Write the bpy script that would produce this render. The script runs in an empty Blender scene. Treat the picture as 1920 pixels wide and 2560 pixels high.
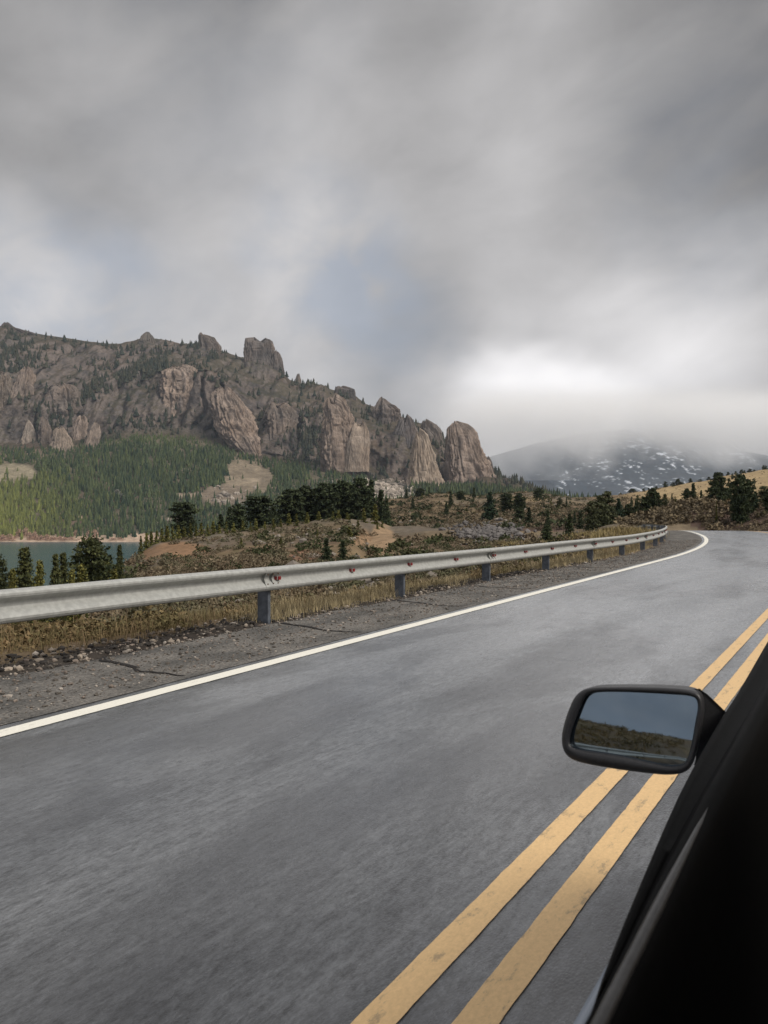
import bpy, math, random
import numpy as np
from mathutils import Vector

# ------------------------------------------------------------------ camera, world, sun, exposure
scn = bpy.context.scene
F = 2070.0                      # focal length in photo pixels (photo 1920 x 2560), horizon at row 1262
UC, VH = 960.0, 1262.0
CAMZ = 1.5
TH = math.radians(30.5)         # the road runs 30.5 degrees to the right of the view
ST, CT = math.sin(TH), math.cos(TH)

cam_d = bpy.data.cameras.new('camera')
cam = bpy.data.objects.new('camera', cam_d); scn.collection.objects.link(cam)
cam.location = (0, 0, CAMZ); cam.rotation_euler = (math.radians(90), 0, 0)
cam_d.sensor_fit = 'VERTICAL'; cam_d.sensor_height = 36.0; cam_d.lens = 36.0 * F / 2560
cam_d.shift_y = -(1280 - VH) / 2560
cam_d.clip_start = 0.02; cam_d.clip_end = 30000
cam_d.dof.use_dof = True; cam_d.dof.focus_distance = 40.0; cam_d.dof.aperture_fstop = 16.0
scn.camera = cam
scn.render.resolution_x = 768; scn.render.resolution_y = 1024
scn.view_settings.view_transform = 'Standard'; scn.view_settings.look = 'None'
scn.view_settings.exposure = 0.0; scn.view_settings.gamma = 1.0
scn.cycles.max_bounces = 6; scn.cycles.diffuse_bounces = 2; scn.cycles.glossy_bounces = 3
scn.cycles.transparent_max_bounces = 8; scn.cycles.volume_bounces = 7
scn.cycles.use_denoising = True

SUN = Vector((0.60, -0.38, 0.72)).normalized()
sun_d = bpy.data.lights.new('sun', 'SUN'); sun_d.energy = 2.6; sun_d.angle = math.radians(22)
sun_d.color = (1.0, 0.93, 0.82)
sun = bpy.data.objects.new('sun', sun_d); scn.collection.objects.link(sun)
sun.rotation_euler = (-SUN).to_track_quat('-Z', 'Y').to_euler()

class NT:                                                        # tiny node-tree writer
    def __init__(s, tree): s.t = tree; s.t.nodes.clear()
    def n(s, typ, ins=None, **props):
        nd = s.t.nodes.new(typ)
        for k, v in props.items(): setattr(nd, k, v)
        for k, v in (ins or {}).items():
            sock = nd.inputs[k]
            if hasattr(v, 'is_output') or isinstance(v, bpy.types.NodeSocket): s.t.links.new(v, sock)
            else: sock.default_value = v
        return nd
    def math(s, op, a, b=0.0, c=None, clamp=False):
        d = {0: a, 1: b}
        if c is not None: d[2] = c
        return s.n('ShaderNodeMath', d, operation=op, use_clamp=clamp).outputs[0]
    def vmath(s, op, a, b): return s.n('ShaderNodeVectorMath', {0: a, 1: b}, operation=op)
    def noise(s, vec, scale, detail=4, rough=0.55, dist=0.0):
        return s.n('ShaderNodeTexNoise', {'Vector': vec, 'Scale': scale, 'Detail': detail, 'Roughness': rough, 'Distortion': dist})
    def mapr(s, v, a, b, c=0.0, d=1.0, kind='SMOOTHSTEP'):
        return s.n('ShaderNodeMapRange', {0: v, 1: a, 2: b, 3: c, 4: d}, interpolation_type=kind).outputs[0]
    def mix(s, f, a, b, blend='MIX'):
        return s.n('ShaderNodeMix', {0: f, 6: a, 7: b}, data_type='RGBA', blend_type=blend).outputs[2]
    def mapping(s, vec, scale=(1, 1, 1), loc=(0, 0, 0)):
        return s.n('ShaderNodeMapping', {'Vector': vec, 'Scale': scale, 'Location': loc}).outputs[0]

def pixdir(u, v):
    return Vector(((u - UC) / F, 1.0, -(v - VH) / F)).normalized()

world = bpy.data.worlds.new("World"); scn.world = world; world.use_nodes = True
w = NT(world.node_tree)
tc = w.n('ShaderNodeTexCoord').outputs['Generated']
sky = w.n('ShaderNodeTexSky', sky_type='NISHITA', sun_disc=False, sun_elevation=math.asin(SUN.z),
          sun_rotation=math.atan2(SUN.x, SUN.y), air_density=1.0, dust_density=1.2, ozone_density=1.5)
blue = w.mix(1.0, sky.outputs[0], (0.085, 0.085, 0.085, 1), 'MULTIPLY')
sep = w.n('ShaderNodeSeparateXYZ', {0: tc})
zc_ = w.math('MAXIMUM', w.math('ADD', sep.outputs[2], 0.55), 0.3)
inv = w.math('DIVIDE', 1.0, zc_)
plane = w.n('ShaderNodeCombineXYZ', {0: w.math('MULTIPLY', sep.outputs[0], inv), 1: w.math('MULTIPLY', sep.outputs[1], inv), 2: sep.outputs[2]}).outputs[0]
warp = w.noise(w.mapping(plane, (1, 1, 1.5)), 1.3, 4, 0.6)
wv = w.vmath('MULTIPLY', w.vmath('SUBTRACT', warp.outputs['Color'], (0.5, 0.5, 0.5)).outputs[0], (0.26, 0.16, 0.26)).outputs[0]
dirw = w.n('ShaderNodeVectorMath', {0: w.vmath('ADD', tc, wv).outputs[0]}, operation='NORMALIZE').outputs[0]
rotp = w.n('ShaderNodeMapping', {'Vector': plane, 'Rotation': (0, math.radians(38), 0)}).outputs[0]
n1 = w.noise(w.mapping(rotp, (1.3, 1.3, 2.2), (3.3, 1.2, 0)), 1.9, 6, 0.5, 0.35).outputs[0]
n2 = w.noise(w.mapping(rotp, (2.6, 2.6, 4.4), (7.1, 0, 2)), 2.2, 8, 0.55, 0.3).outputs[0]
base = w.math('ADD', w.math('MULTIPLY', w.math('SUBTRACT', n1, 0.5), 0.38), w.math('MULTIPLY', w.math('SUBTRACT', n2, 0.5), 0.24))
lum = w.math('ADD', base, 0.38)
SPOTS = [  # u, v, outer radius (deg), added luminance
    (480, 520, 16, .17), (800, 380, 10, .04), (250, 360, 11, .05), (40, 60, 17, -.17), (760, 40, 15, -.12), (1900, 60, 12, -.06), (900, 330, 12, -.03), (1180, 260, 12, .08),
    (1860, 420, 12, -.10), (1480, 560, 12, .06), (1770, 760, 8, .20), (1330, 1075, 6.5, .48), (1130, 1030, 5, .18), (1500, 820, 9, .14), (1250, 900, 6, .04),
    (1620, 960, 8, .10), (620, 760, 9, .07), (30, 730, 6, .20), (1880, 1080, 6, -.02), (1000, 780, 12, .02), (130, 560, 8, -.02),
    (1500, 30, 10, .06), (1150, 660, 7, -.05), (60, 430, 8, -.03), (1780, 160, 9, -.04)]
for u, v, r, a in SPOTS:
    d = w.n('ShaderNodeVectorMath', {0: dirw, 1: pixdir(u, v)}, operation='DOT_PRODUCT').outputs['Value']
    lum = w.math('ADD', lum, w.math('MULTIPLY', w.mapr(d, math.cos(math.radians(r * 1.25)), 1.0), a))
# brighter cloud round the sun, behind the camera
d = w.n('ShaderNodeVectorMath', {0: dirw, 1: SUN}, operation='DOT_PRODUCT').outputs['Value']
lum = w.math('ADD', lum, w.math('MULTIPLY', w.mapr(d, 0.45, 1.0), 0.7))
lum = w.math('ADD', lum, w.math('MULTIPLY', w.mapr(sep.outputs[2], 0.50, 0.95), 0.22))
lum = w.math('MAXIMUM', lum, 0.12)
cloud = w.n('ShaderNodeVectorMath', {0: (1.0, 0.98, 0.985), 'Scale': lum}, operation='SCALE').outputs[0]
opening = w.math('ADD', 0.0, 0.0)
for u, v, r, a in [(880, 660, 6, .8), (130, 720, 7, .9), (1000, 760, 6, .35), (1850, 420, 8, .3), (560, 120, 10, .2), (330, 790, 7, .35), (860, 880, 8, .25)]:
    d = w.n('ShaderNodeVectorMath', {0: dirw, 1: pixdir(u, v)}, operation='DOT_PRODUCT').outputs['Value']
    opening = w.math('ADD', opening, w.math('MULTIPLY', w.mapr(d, math.cos(math.radians(r * 1.2)), 1.0), a))
back = w.mapr(sep.outputs[1], -0.1, -0.5)                     # clearer sky behind the car
opening = w.math('ADD', opening, w.math('MULTIPLY', back, 0.4))
opening = w.math('MULTIPLY', opening, w.mapr(n2, 0.72, 0.34), clamp=True)
opening = w.math('MULTIPLY', opening, 0.50)
skyc = w.mix(opening, cloud, w.mix(0.75, blue, (0.42, 0.485, 0.60, 1)))
bg = w.n('ShaderNodeBackground', {'Color': skyc, 'Strength': 1.0})
w.n('ShaderNodeOutputWorld', {'Surface': bg.outputs[0]})

# ------------------------------------------------------------------ numpy helpers
rng = np.random.default_rng(7)
def _hash(ix, iy, iz, seed):
    h = (ix.astype(np.int64) * 374761393 + iy.astype(np.int64) * 668265263 + iz.astype(np.int64) * 2147483647 + seed * 974634777) & 0xffffffff
    h = ((h ^ (h >> 13)) * 1274126177) & 0xffffffff
    h = (h ^ (h >> 16)) & 0xffffffff
    return (h & 0xffffff) / float(0xffffff)
def vnoise(x, y, z=0.0, seed=0):
    x, y, z = np.broadcast_arrays(np.asarray(x, float), np.asarray(y, float), np.asarray(z, float))
    ix, iy, iz = np.floor(x), np.floor(y), np.floor(z)
    fx, fy, fz = x - ix, y - iy, z - iz
    fx, fy, fz = [f * f * (3 - 2 * f) for f in (fx, fy, fz)]
    r = 0
    for dx in (0, 1):
        for dy in (0, 1):
            for dz in (0, 1):
                wgt = (fx if dx else 1 - fx) * (fy if dy else 1 - fy) * (fz if dz else 1 - fz)
                r = r + wgt * _hash(ix + dx, iy + dy, iz + dz, seed)
    return r
def fbm(x, y, z=0.0, octv=4, seed=0, gain=0.5):
    a, s, t = 1.0, 0.0, 0.0
    for o in range(octv):
        s = s + a * (vnoise(np.asarray(x) * 2 ** o, np.asarray(y) * 2 ** o, np.asarray(z) * 2 ** o, seed + o * 17) - 0.5); t += a; a *= gain
    return s / t * 2.0            # about -1..1
def ridge(x, y, z=0.0, octv=3, seed=0):
    a, s, t = 1.0, 0.0, 0.0
    for o in range(octv):
        n = vnoise(np.asarray(x) * 2 ** o, np.asarray(y) * 2 ** o, np.asarray(z) * 2 ** o, seed + o * 13)
        s = s + a * (1 - np.abs(2 * n - 1)); t += a; a *= 0.5
    return s / t
def sstep(a, b, x):
    t = np.clip((np.asarray(x, float) - a) / (b - a), 0, 1); return t * t * (3 - 2 * t)

def mesh_np(name, V, faces, mat=None, col=None, smooth=False, uv=None, parent=None, mats=None):
    """faces: array (n,3) or (n,4), or list of such arrays"""
    V = np.asarray(V, np.float32)
    if not isinstance(faces, list): faces = [faces]
    faces = [np.asarray(f, np.int32) for f in faces if len(f)]
    loops = np.concatenate([f.ravel() for f in faces])
    tot = np.concatenate([np.full(len(f), f.shape[1], np.int32) for f in faces])
    start = np.concatenate([[0], np.cumsum(tot)[:-1]]).astype(np.int32)
    me = bpy.data.meshes.new(name)
    me.vertices.add(len(V)); me.vertices.foreach_set('co', V.ravel())
    me.loops.add(len(loops)); me.loops.foreach_set('vertex_index', loops)
    me.polygons.add(len(tot)); me.polygons.foreach_set('loop_start', start); me.polygons.foreach_set('loop_total', tot)
    me.polygons.foreach_set('use_smooth', np.full(len(tot), bool(smooth)))
    if col is not None:
        c = np.ones((len(V), 4), np.float32); c[:, :3] = col
        a = me.color_attributes.new('Col', 'FLOAT_COLOR', 'POINT'); a.data.foreach_set('color', c.ravel())
    if uv is not None:
        l = me.uv_layers.new(name='UVMap'); l.data.foreach_set('uv', np.asarray(uv, np.float32)[loops].ravel())
    me.update(calc_edges=True); me.validate()
    if mat: me.materials.append(mat)
    o = bpy.data.objects.new(name, me); scn.collection.objects.link(o)
    if parent: o.parent = parent
    return o
def grid_faces(nr, nc, wrap=False):
    i = np.arange(nr - 1)[:, None]; j = np.arange(nc if wrap else nc - 1)[None, :]
    j2 = (j + 1) % nc
    return np.stack([i * nc + j, i * nc + j2, (i + 1) * nc + j2, (i + 1) * nc + j], -1).reshape(-1, 4)
def tag(o, label=None, cat=None, group=None, kind=None):
    if label: o['label'] = label
    if cat: o['category'] = cat
    if group: o['group'] = group
    if kind: o['kind'] = kind
    return o
def empty(name, loc, rz=0.0):
    o = bpy.data.objects.new(name, None); scn.collection.objects.link(o)
    o.location = loc; o.rotation_euler = (0, 0, rz); o.empty_display_size = 0.3
    return o
class MB:                                                        # collects boxes, strips and tubes into one mesh
    def __init__(s): s.V = []; s.Q = []; s.T = []; s.n = 0
    def add(s, V, Q=(), T=()):
        V = np.asarray(V, float); s.V.append(V)
        if len(Q): s.Q.append(np.asarray(Q) + s.n)
        if len(T): s.T.append(np.asarray(T) + s.n)
        s.n += len(V)
    def sweep(s, rings, closed=True, cap=True):
        R = np.asarray(rings, float); nr, nc = R.shape[:2]
        Q = grid_faces(nr, nc, closed); s.add(R.reshape(-1, 3), Q)
        if cap and closed:
            b = s.n - nr * nc
            for ring0 in (0, (nr - 1) * nc):
                c = R[0 if ring0 == 0 else -1].mean(0); ci = s.n; s.V.append(c[None]); s.n += 1
                k = np.arange(nc); s.T.append(np.stack([b + ring0 + k, b + ring0 + (k + 1) % nc, np.full(nc, ci)], -1))
    def build(s, name, mat, parent=None, smooth=False, col=None):
        fs = []
        if s.Q: fs.append(np.concatenate(s.Q))
        if s.T: fs.append(np.concatenate(s.T))
        return mesh_np(name, np.concatenate(s.V), fs, mat, parent=parent, smooth=smooth, col=col)
def box_rings(c, a, b, h, taper=1.0):
    """rings of a box with half axes vectors a, b standing h vector from c"""
    c, a, b, h = [np.asarray(q, float) for q in (c, a, b, h)]
    r0 = [c - a - b, c + a - b, c + a + b, c - a + b]
    r1 = [c + h + taper * (-a - b), c + h + taper * (a - b), c + h + taper * (a + b), c + h + taper * (-a + b)]
    return [r0, r1]
def bevel(o, w_, seg=2):
    m = o.modifiers.new('bevel', 'BEVEL'); m.width = w_; m.segments = seg; m.limit_method = 'ANGLE'; return o

# ------------------------------------------------------------------ materials
def new_mat(name):
    m = bpy.data.materials.new(name); m.use_nodes = True
    return m, NT(m.node_tree)
def finish(m, t, color, rough=0.8, spec=0.3, metallic=0.0, bump=None, bstr=0.3, bdist=0.05, trans=0.0, **kw):
    ins = {'Base Color': color, 'Roughness': rough, 'Specular IOR Level': spec, 'Metallic': metallic}
    ins.update(kw)
    if bump is not None:
        ins['Normal'] = t.n('ShaderNodeBump', {'Height': bump, 'Strength': bstr, 'Distance': bdist}).outputs[0]
    p = t.n('ShaderNodeBsdfPrincipled', ins)
    t.n('ShaderNodeOutputMaterial', {'Surface': p.outputs[0]})
    return m
def simple_mat(name, rgb, rough=0.6, spec=0.3, metallic=0.0, nscale=20.0, namp=0.25, bstr=0.1, bdist=0.002):
    m, t = new_mat(name)
    oc = t.n('ShaderNodeTexCoord').outputs['Object']
    n = t.noise(oc, nscale, 5, 0.6).outputs[0]
    k = t.mapr(n, 0.3, 0.7, 1 - namp, 1 + namp)
    c = t.n('ShaderNodeVectorMath', {0: rgb, 'Scale': k}, operation='SCALE').outputs[0]
    return finish(m, t, c, rough, spec, metallic, n, bstr, bdist)
def attr_mat(name, rough=0.9, spec=0.1, scales=((0.6, .35), (6.0, .3)), bstr=0.4, bdist=0.05, obj_random=0.0, stretch=(1, 1, 1), translucent=0.0):
    """base colour from the vertex colour (what the ground is made of there), broken up by noise"""
    m, t = new_mat(name)
    oc = t.n('ShaderNodeTexCoord').outputs['Object']
    vec = t.mapping(oc, stretch)
    c = t.n('ShaderNodeAttribute', attribute_name='Col').outputs['Color']
    h = None
    for sc, am in scales:
        n = t.noise(vec, sc, 6, 0.62).outputs[0]
        k = t.mapr(n, 0.25, 0.75, 1 - am, 1 + am, 'LINEAR')
        c = t.n('ShaderNodeVectorMath', {0: c, 'Scale': k}, operation='SCALE').outputs[0]
        h = n if h is None else t.math('ADD', h, t.math('MULTIPLY', n, 0.5))
    if obj_random:
        r = t.n('ShaderNodeObjectInfo').outputs['Random']
        c = t.n('ShaderNodeVectorMath', {0: c, 'Scale': t.mapr(r, 0, 1, 1 - obj_random, 1 + obj_random, 'LINEAR')}, operation='SCALE').outputs[0]
    return finish(m, t, c, rough, spec, 0.0, h, bstr, bdist)

M_ground = attr_mat('ground_soil', scales=((0.05, .18), (0.9, .35), (9.0, .3)), bstr=0.5, bdist=0.08)
M_mount = attr_mat('mountain_rock', scales=((0.012, .18), (0.05, .34), (0.22, .34)), bstr=0.9, bdist=4.0)
M_cliff = attr_mat('cliff_rock', scales=((0.03, .22), (0.12, .35), (0.5, .28)), bstr=0.9, bdist=3.0, stretch=(1.0, 1.0, 0.3))
M_leaf = attr_mat('conifer_leaf', rough=0.75, spec=0.15, scales=((0.5, .15),), bstr=0.0, obj_random=0.22)
M_bush = attr_mat('bush_leaf', rough=0.85, spec=0.1, scales=((0.8, .15),), bstr=0.0)
M_grass = attr_mat('dry_grass', rough=0.8, spec=0.15, scales=((0.4, .2),), bstr=0.0)
M_bark = simple_mat('bark', (0.09, 0.07, 0.055), 0.9, 0.1, nscale=8)
M_stone = attr_mat('gravel_stone', rough=0.8, spec=0.25, scales=((30.0, .2),), bstr=0.1, bdist=0.002)

# ------------------------------------------------------------------ the road in its own coordinates: s along, e to the left of the white edge line
R0, T0, D0 = 85.0, 23.4, 4.97
def road_xy(s, e):
    s, e = np.broadcast_arrays(np.asarray(s, float), np.asarray(e, float))
    a = np.clip(s - T0, 0, None) / R0
    t = np.where(s < T0, s, T0 + (R0 - e) * np.sin(a)); d = np.where(s < T0, D0 + e, D0 + R0 - (R0 - e) * np.cos(a))
    return -d * CT + t * ST, d * ST + t * CT
def road_se(x, y):
    d = -x * CT + y * ST; t = x * ST + y * CT
    a = np.arctan2(t - T0, D0 + R0 - d); rad = np.hypot(t - T0, D0 + R0 - d)
    arc = (t > T0)
    s = np.where(arc, T0 + a * R0, t); e = np.where(arc, R0 - rad, d - D0)
    return s, e
def road_z(s, e):
    s = np.asarray(s, float); e = np.asarray(e, float)
    k = np.clip(s - 48, 0, 18); z = -0.0024 * k * k - 0.086 * np.clip(s - 66, 0, None)
    z = z + 0.018 * np.clip(e + 3.65, -5, 0) * sstep(40, 56, s)      # the far lane leans outward over the brow
    sh = np.clip(e - 0.1, 0, 3.0)
    z = z - sh * (0.012 + 0.05 * sstep(6, 34, s))
    return z

# ------------------------------------------------------------------ terrain heights, as distance / height columns round the camera
def zc(v, Y): return CAMZ - (v - VH) / F * Y
COL = {}
def column(u, nodes):                                              # nodes: (distance ahead Y, height z)
    az = math.atan((u - UC) / F); COL[az] = [(Y / math.cos(az), z) for Y, z in nodes]
L_ = -38.5
left = [(6, -.1), (8, -.2), (12, -.9), (20, -1.9), (35, -3.6), (50, -5.8), (62, -9), (100, -27), (150, -41), (400, -43), (870, -41), (893, L_ + .1), (930, L_ + 1.5), (1100, -44), (4200, -46)]
column(-900, left); column(-300, left); column(0, left); column(180, left)
column(260, [(6, -.1), (9, -.3), (12, -1.0), (20, -1.9), (35, -3.4), (50, -5.0), (62, -7), (85, -12), (130, -30), (170, -41), (400, -43), (870, -41), (893, L_ + .1), (930, -37), (1100, -44), (4200, -46)])
column(320, [(6, -.1), (9, -.3), (12, -.8), (20, -2.2), (35, -4), (60, -4.8), (85, -4.9), (100, -5.1), (130, -16), (180, -41), (400, -43), (870, -41), (893, L_ + .1), (930, -37), (1100, -44), (4200, -46)])
def crest(u, v, Yc, near=None, drop=True):
    zt = zc(v, Yc)
    nodes = [(6, -.1), (9, -.25), (12, -.6), (20, -1.5), (35, -2.6), (60, min(-3.2, zt - .6)), (85, (zc(v + 38, 85))), (Yc, zt)]
    nodes += [(Yc + 25, zt - 2.0), (Yc + 80, zt - 16), (300, -41), (870, -41), (893, L_ + .1), (930, -37), (1100, -44), (4200, -46)]
    column(u, nodes)
crest(400, 1351, 110); crest(470, 1341, 112); crest(560, 1328, 115); crest(620, 1321, 117); crest(707, 1311, 120); crest(798, 1304, 122); crest(870, 1300, 124)
def hill(u, vs, far):
    nodes = [(6, -.1), (9, -.2), (12, -.5), (20, -1.2), (35, -2.2)] + [(Y, zc(v, Y)) for Y, v in vs] + far
    column(u, nodes)
fr = [(420, 2), (560, -4), (760, -10), (1000, -30), (4200, -46)]
hill(925, [(60, 1425), (90, 1385), (115, 1335), (124, 1305), (135, 1304), (170, 1298), (230, 1275), (290, 1252)], fr)
hill(985, [(60, 1415), (100, 1352), (150, 1316), (220, 1276), (300, 1246)], fr)
hill(1090, [(60, 1402), (100, 1346), (150, 1312), (220, 1264), (300, 1229)], fr)
hill(1200, [(60, 1392), (100, 1342), (150, 1310), (220, 1268), (300, 1240)], fr)
hill(1280, [(60, 1382), (100, 1334), (150, 1296), (220, 1258), (290, 1230)], fr)
hill(1330, [(60, 1376), (100, 1330), (150, 1300), (220, 1262), (290, 1233)], fr)
hill(1385, [(60, 1366), (100, 1326), (150, 1300), (220, 1268), (300, 1241)], fr)
hill(1445, [(60, 1352), (100, 1320), (150, 1302), (220, 1276), (330, 1246)], fr)
hill(1525, [(45, 1345), (60, 1326), (100, 1304), (150, 1292), (240, 1268), (360, 1244)], fr[1:])
hill(1595, [(45, 1332), (60, 1318), (85, 1299), (100, 1297), (150, 1284), (240, 1262), (390, 1231)], [(520, 3), (760, -10), (1000, -30), (4200, -46)])
hill(1675, [(45, 1328), (60, 1322), (76, 1290), (90, 1266), (150, 1262), (240, 1250), (400, 1216)], [(520, 6), (760, -10), (1000, -30), (4200, -46)])
hill(1740, [(45, 1330), (60, 1325), (72, 1285), (85, 1257), (150, 1256), (240, 1243), (400, 1206)], [(520, 8), (760, -10), (1000, -30), (4200, -46)])
hill(1866, [(45, 1335), (58, 1330), (68, 1290), (76, 1267), (150, 1258), (240, 1236), (400, 1180)], [(520, 12), (760, -6), (1000, -30), (4200, -46)])
hill(1925, [(45, 1335), (56, 1330), (66, 1290), (73, 1268), (150, 1256), (240, 1230), (400, 1171)], [(520, 14), (760, -6), (1000, -30), (4200, -46)])
hill(2300, [(45, 1335), (52, 1330), (62, 1260), (150, 1240), (240, 1210), (400, 1140)], [(520, 20), (760, 0), (1000, -30), (4200, -46)])
for deg, nd in ((65, [(6, -.1), (12, .3), (25, 5), (50, 16), (120, 42), (300, 80), (900, 0), (1100, -44), (4300, -46)]),  # unseen slopes at the right, steepened to block low sky light
                (120, [(6, -.1), (12, .3), (25, 6), (50, 18), (120, 45), (300, 80), (900, 0), (1100, -44), (4300, -46)]),
                (179.9, [(6, -.1), (12, -.1), (25, .4), (50, 1.5), (100, 5), (160, 7), (400, 8), (900, -5), (1100, -44), (4300, -46)]),
                (-75, [(6, -.1), (8, -.2), (12, -.8), (25, -1.5), (60, 2.5), (100, 5.0), (150, 5), (250, -20), (400, -42), (1000, -42), (4300, -46)]),
                (-125, [(6, -.1), (8, -.2), (12, -.5), (25, -.6), (50, 1.8), (95, 6), (160, 8), (400, 10), (900, -5), (1100, -44), (4300, -46)])):
    COL[math.radians(deg)] = nd
COL[math.radians(-179.9)] = COL[math.radians(179.9)]
_az = np.array(sorted(COL)); _lr = np.linspace(math.log(4), math.log(4300), 400)
_TB = np.array([np.interp(_lr, np.log([r for r, z in COL[a]]), [z for r, z in COL[a]]) for a in _az])
def H(x, y, bumps=True):
    x = np.asarray(x, float); y = np.asarray(y, float)
    az = np.arctan2(x, y); lr = np.log(np.clip(np.hypot(x, y), 4, 4290))
    i = np.clip(np.searchsorted(_az, az) - 1, 0, len(_az) - 2); fa = np.clip((az - _az[i]) / (_az[i + 1] - _az[i]), 0, 1); fa = fa * fa * (3 - 2 * fa) * .5 + fa * .5
    g = (lr - _lr[0]) / (_lr[1] - _lr[0]); j = np.clip(np.floor(g).astype(int), 0, len(_lr) - 2); fj = g - j
    z = (1 - fa) * ((1 - fj) * _TB[i, j] + fj * _TB[i, j + 1]) + fa * ((1 - fj) * _TB[i + 1, j] + fj * _TB[i + 1, j + 1])
    r = np.hypot(x, y)
    s, e = road_se(x, y)
    if bumps:
        amp = sstep(14, 60, r) * (1 - sstep(600, 850, r))
        z = z + amp * (0.010 * np.clip(r, 0, 260) * fbm(x / 34, y / 34, 0, 4, 5) * 0.55 + 0.22 * fbm(x / 3.1, y / 3.1, 0, 3, 9) + 0.5 * fbm(x / 9, y / 9, 0, 3, 19))
        z = z + 0.05 * fbm(x / .9, y / .9, 0, 3, 31) * sstep(1.9, 3.5, e) * (1 - sstep(30, 60, r))
    # keep the ground under and beside the road
    endw = 1 - sstep(68, 80, s)
    wl = (1 - sstep(1.9, 7.0, e)) * (e > -3.65)
    emb = -8.2 - e
    wr = (1 - sstep(0.3, 13.0, emb)) * (e <= -3.65)
    wgt = (wl + wr) * endw
    zr = road_z(s, np.clip(e, -9, 2.2)) - 0.03 - 0.09 * ((e < 1.55) & (e > -8.3))
    zr = zr + np.clip(emb, 0, 14) * 0.22 * (e < -8.2) + 0.03 * (e > 1.8) * vnoise(x * 3, y * 3, 0, 3)
    z = np.where(wgt > 0, z * (1 - wgt) + zr * wgt, z)
    return z

def hit(u, v, y0=13.0, y1=480.0):                                    # where the sight line of a photo pixel meets the ground
    Y = np.exp(np.linspace(math.log(y0), math.log(y1), 700)); X = (u - UC) / F * Y
    zr = CAMZ - (v - VH) / F * Y; g = H(X, Y)
    k = np.nonzero(g >= zr)[0]
    if len(k) == 0: k = [int(np.argmin(zr - g))]
    return X[k[0]], Y[k[0]], g[k[0]]

# colours of the ground by what grows or lies there
az_v = np.concatenate([np.linspace(-180, -32, 62)[:-1], np.arange(-32, 31.9, 0.085), np.linspace(32, 180, 62)]) * math.pi / 180
r_v = np.concatenate([np.exp(np.linspace(math.log(4.2), math.log(500), 330)), np.exp(np.linspace(math.log(520), math.log(4280), 46))])
A, Rr = np.meshgrid(az_v, r_v); X = Rr * np.sin(A); Y = Rr * np.cos(A)
Z = H(X, Y)
def ground_col(x, y, z):
    s, e = road_se(x, y); r = np.hypot(x, y)
    u = UC + F * x / np.maximum(y, 1e-3); v = VH - F * (z - CAMZ) / np.maximum(y, 1e-3)
    n = fbm(x / 6, y / 6, 0, 4, 77)[..., None]; n2 = fbm(x / 1.4, y / 1.4, 0, 3, 78)[..., None]; nb = fbm(x / 30, y / 30, 0, 3, 79)[..., None]
    soil = np.array([.125, .088, .060]); straw = np.array([.215, .160, .088]); grey = np.array([.14, .125, .105]); olive = np.array([.085, .080, .042])
    red = np.array([.13, .078, .060])
    c = soil + (straw - soil) * np.clip(.35 + n * .9, 0, 1)
    c = c + (olive - c) * np.clip(n2 * 1.3 - .1, 0, .8); c = c + (grey - c) * np.clip(nb * 1.2, 0, .6)
    # hill to the right is pale dry grass
    hr = (sstep(140, 230, r) * sstep(1500, 1640, u) * (y > 0))[..., None]
    c = c + (np.array([.33, .245, .135]) * (1 + n * .25 + n2 * .15) - c) * hr * .9
    # cut bank beside the road
    bank = ((e < -8) & (e > -24) & (s > 20) & (s < 120))[..., None] * (1 - sstep(-4, 2.5, z - 1.2)[..., None] * .0)
    c = c + (np.array([.075, .050, .041]) * (1 + n * .45 + n2 * .3) - c) * bank * .9
    # verge: dry grass soil near the rail, then dark grit
    verge = ((e > 2) & (e < 16))[..., None] * (1 - sstep(30, 60, r))[..., None]
    c = c + (np.array([.125, .092, .058]) * (1 + n2 * .6) - c) * verge * .85
    grit = ((e > 1.4) & (e < 2.45 + .35 * n[..., 0]) & (s < 24))[..., None]
    c = c + (np.array([.035, .031, .028]) * (1 + n2 * .6) - c) * grit * .9
    # bare orange soil slips on the near ridge
    for (pu, pv, ru, rv, cc) in ((450, 1376, 75, 22, (.235, .145, .085)), (372, 1385, 45, 14, (.22, .14, .085)), (760, 1388, 60, 14, (.22, .13, .085)), (955, 1362, 34, 52, (.30, .21, .13)),
                                 (900, 1345, 30, 20, (.25, .165, .10)), (1280, 1245, 40, 8, (.28, .21, .12)), (1330, 1248, 40, 6, (.28, .21, .12)), (1790, 1268, 60, 9, (.30, .22, .13))):
        q = ((u - pu) / ru) ** 2 + ((v - pv) / rv) ** 2 + n[..., 0] * .5
        k = ((1 - sstep(.6, 1.15, q)) * (y > 30))[..., None]
        c = c + (np.array(cc) * (1 + n2 * .2) - c) * k
    # pale beach at the far shore
    b = ((z > L_ - 3) & (z < L_ + 1.3) & (r > 500))[..., None]
    c = np.where(b, np.array([.42, .34, .26]) * (1 + n * .3), c)
    c = np.where(((r > 24) & (r < 500) & (u < 1560))[..., None], c * .94, c)
    return np.clip(c, .01, .8)
# a spur of loose earth beside the gully
g_col = ground_col(X, Y, Z)
ground = mesh_np('ground', np.stack([X, Y, Z], -1).reshape(-1, 3), grid_faces(len(r_v), len(az_v)), M_ground, g_col.reshape(-1, 3), True)
tag(ground, kind='structure')

# lake
m, t = new_mat('lake_water')
oc = t.n('ShaderNodeTexCoord').outputs['Object']
nz = t.noise(t.mapping(oc, (1, .35, 1)), .5, 5, .6).outputs[0]
finish(m, t, (.030, .075, .088, 1), .22, .35, 0, nz, .35, .6)
lx = np.array([[-1500, 90, L_], [900, 90, L_], [900, 1000, L_], [-1500, 1000, L_]], float)
tag(mesh_np('lake_water', lx, np.array([[0, 1, 2, 3]]), m), kind='structure')

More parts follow.
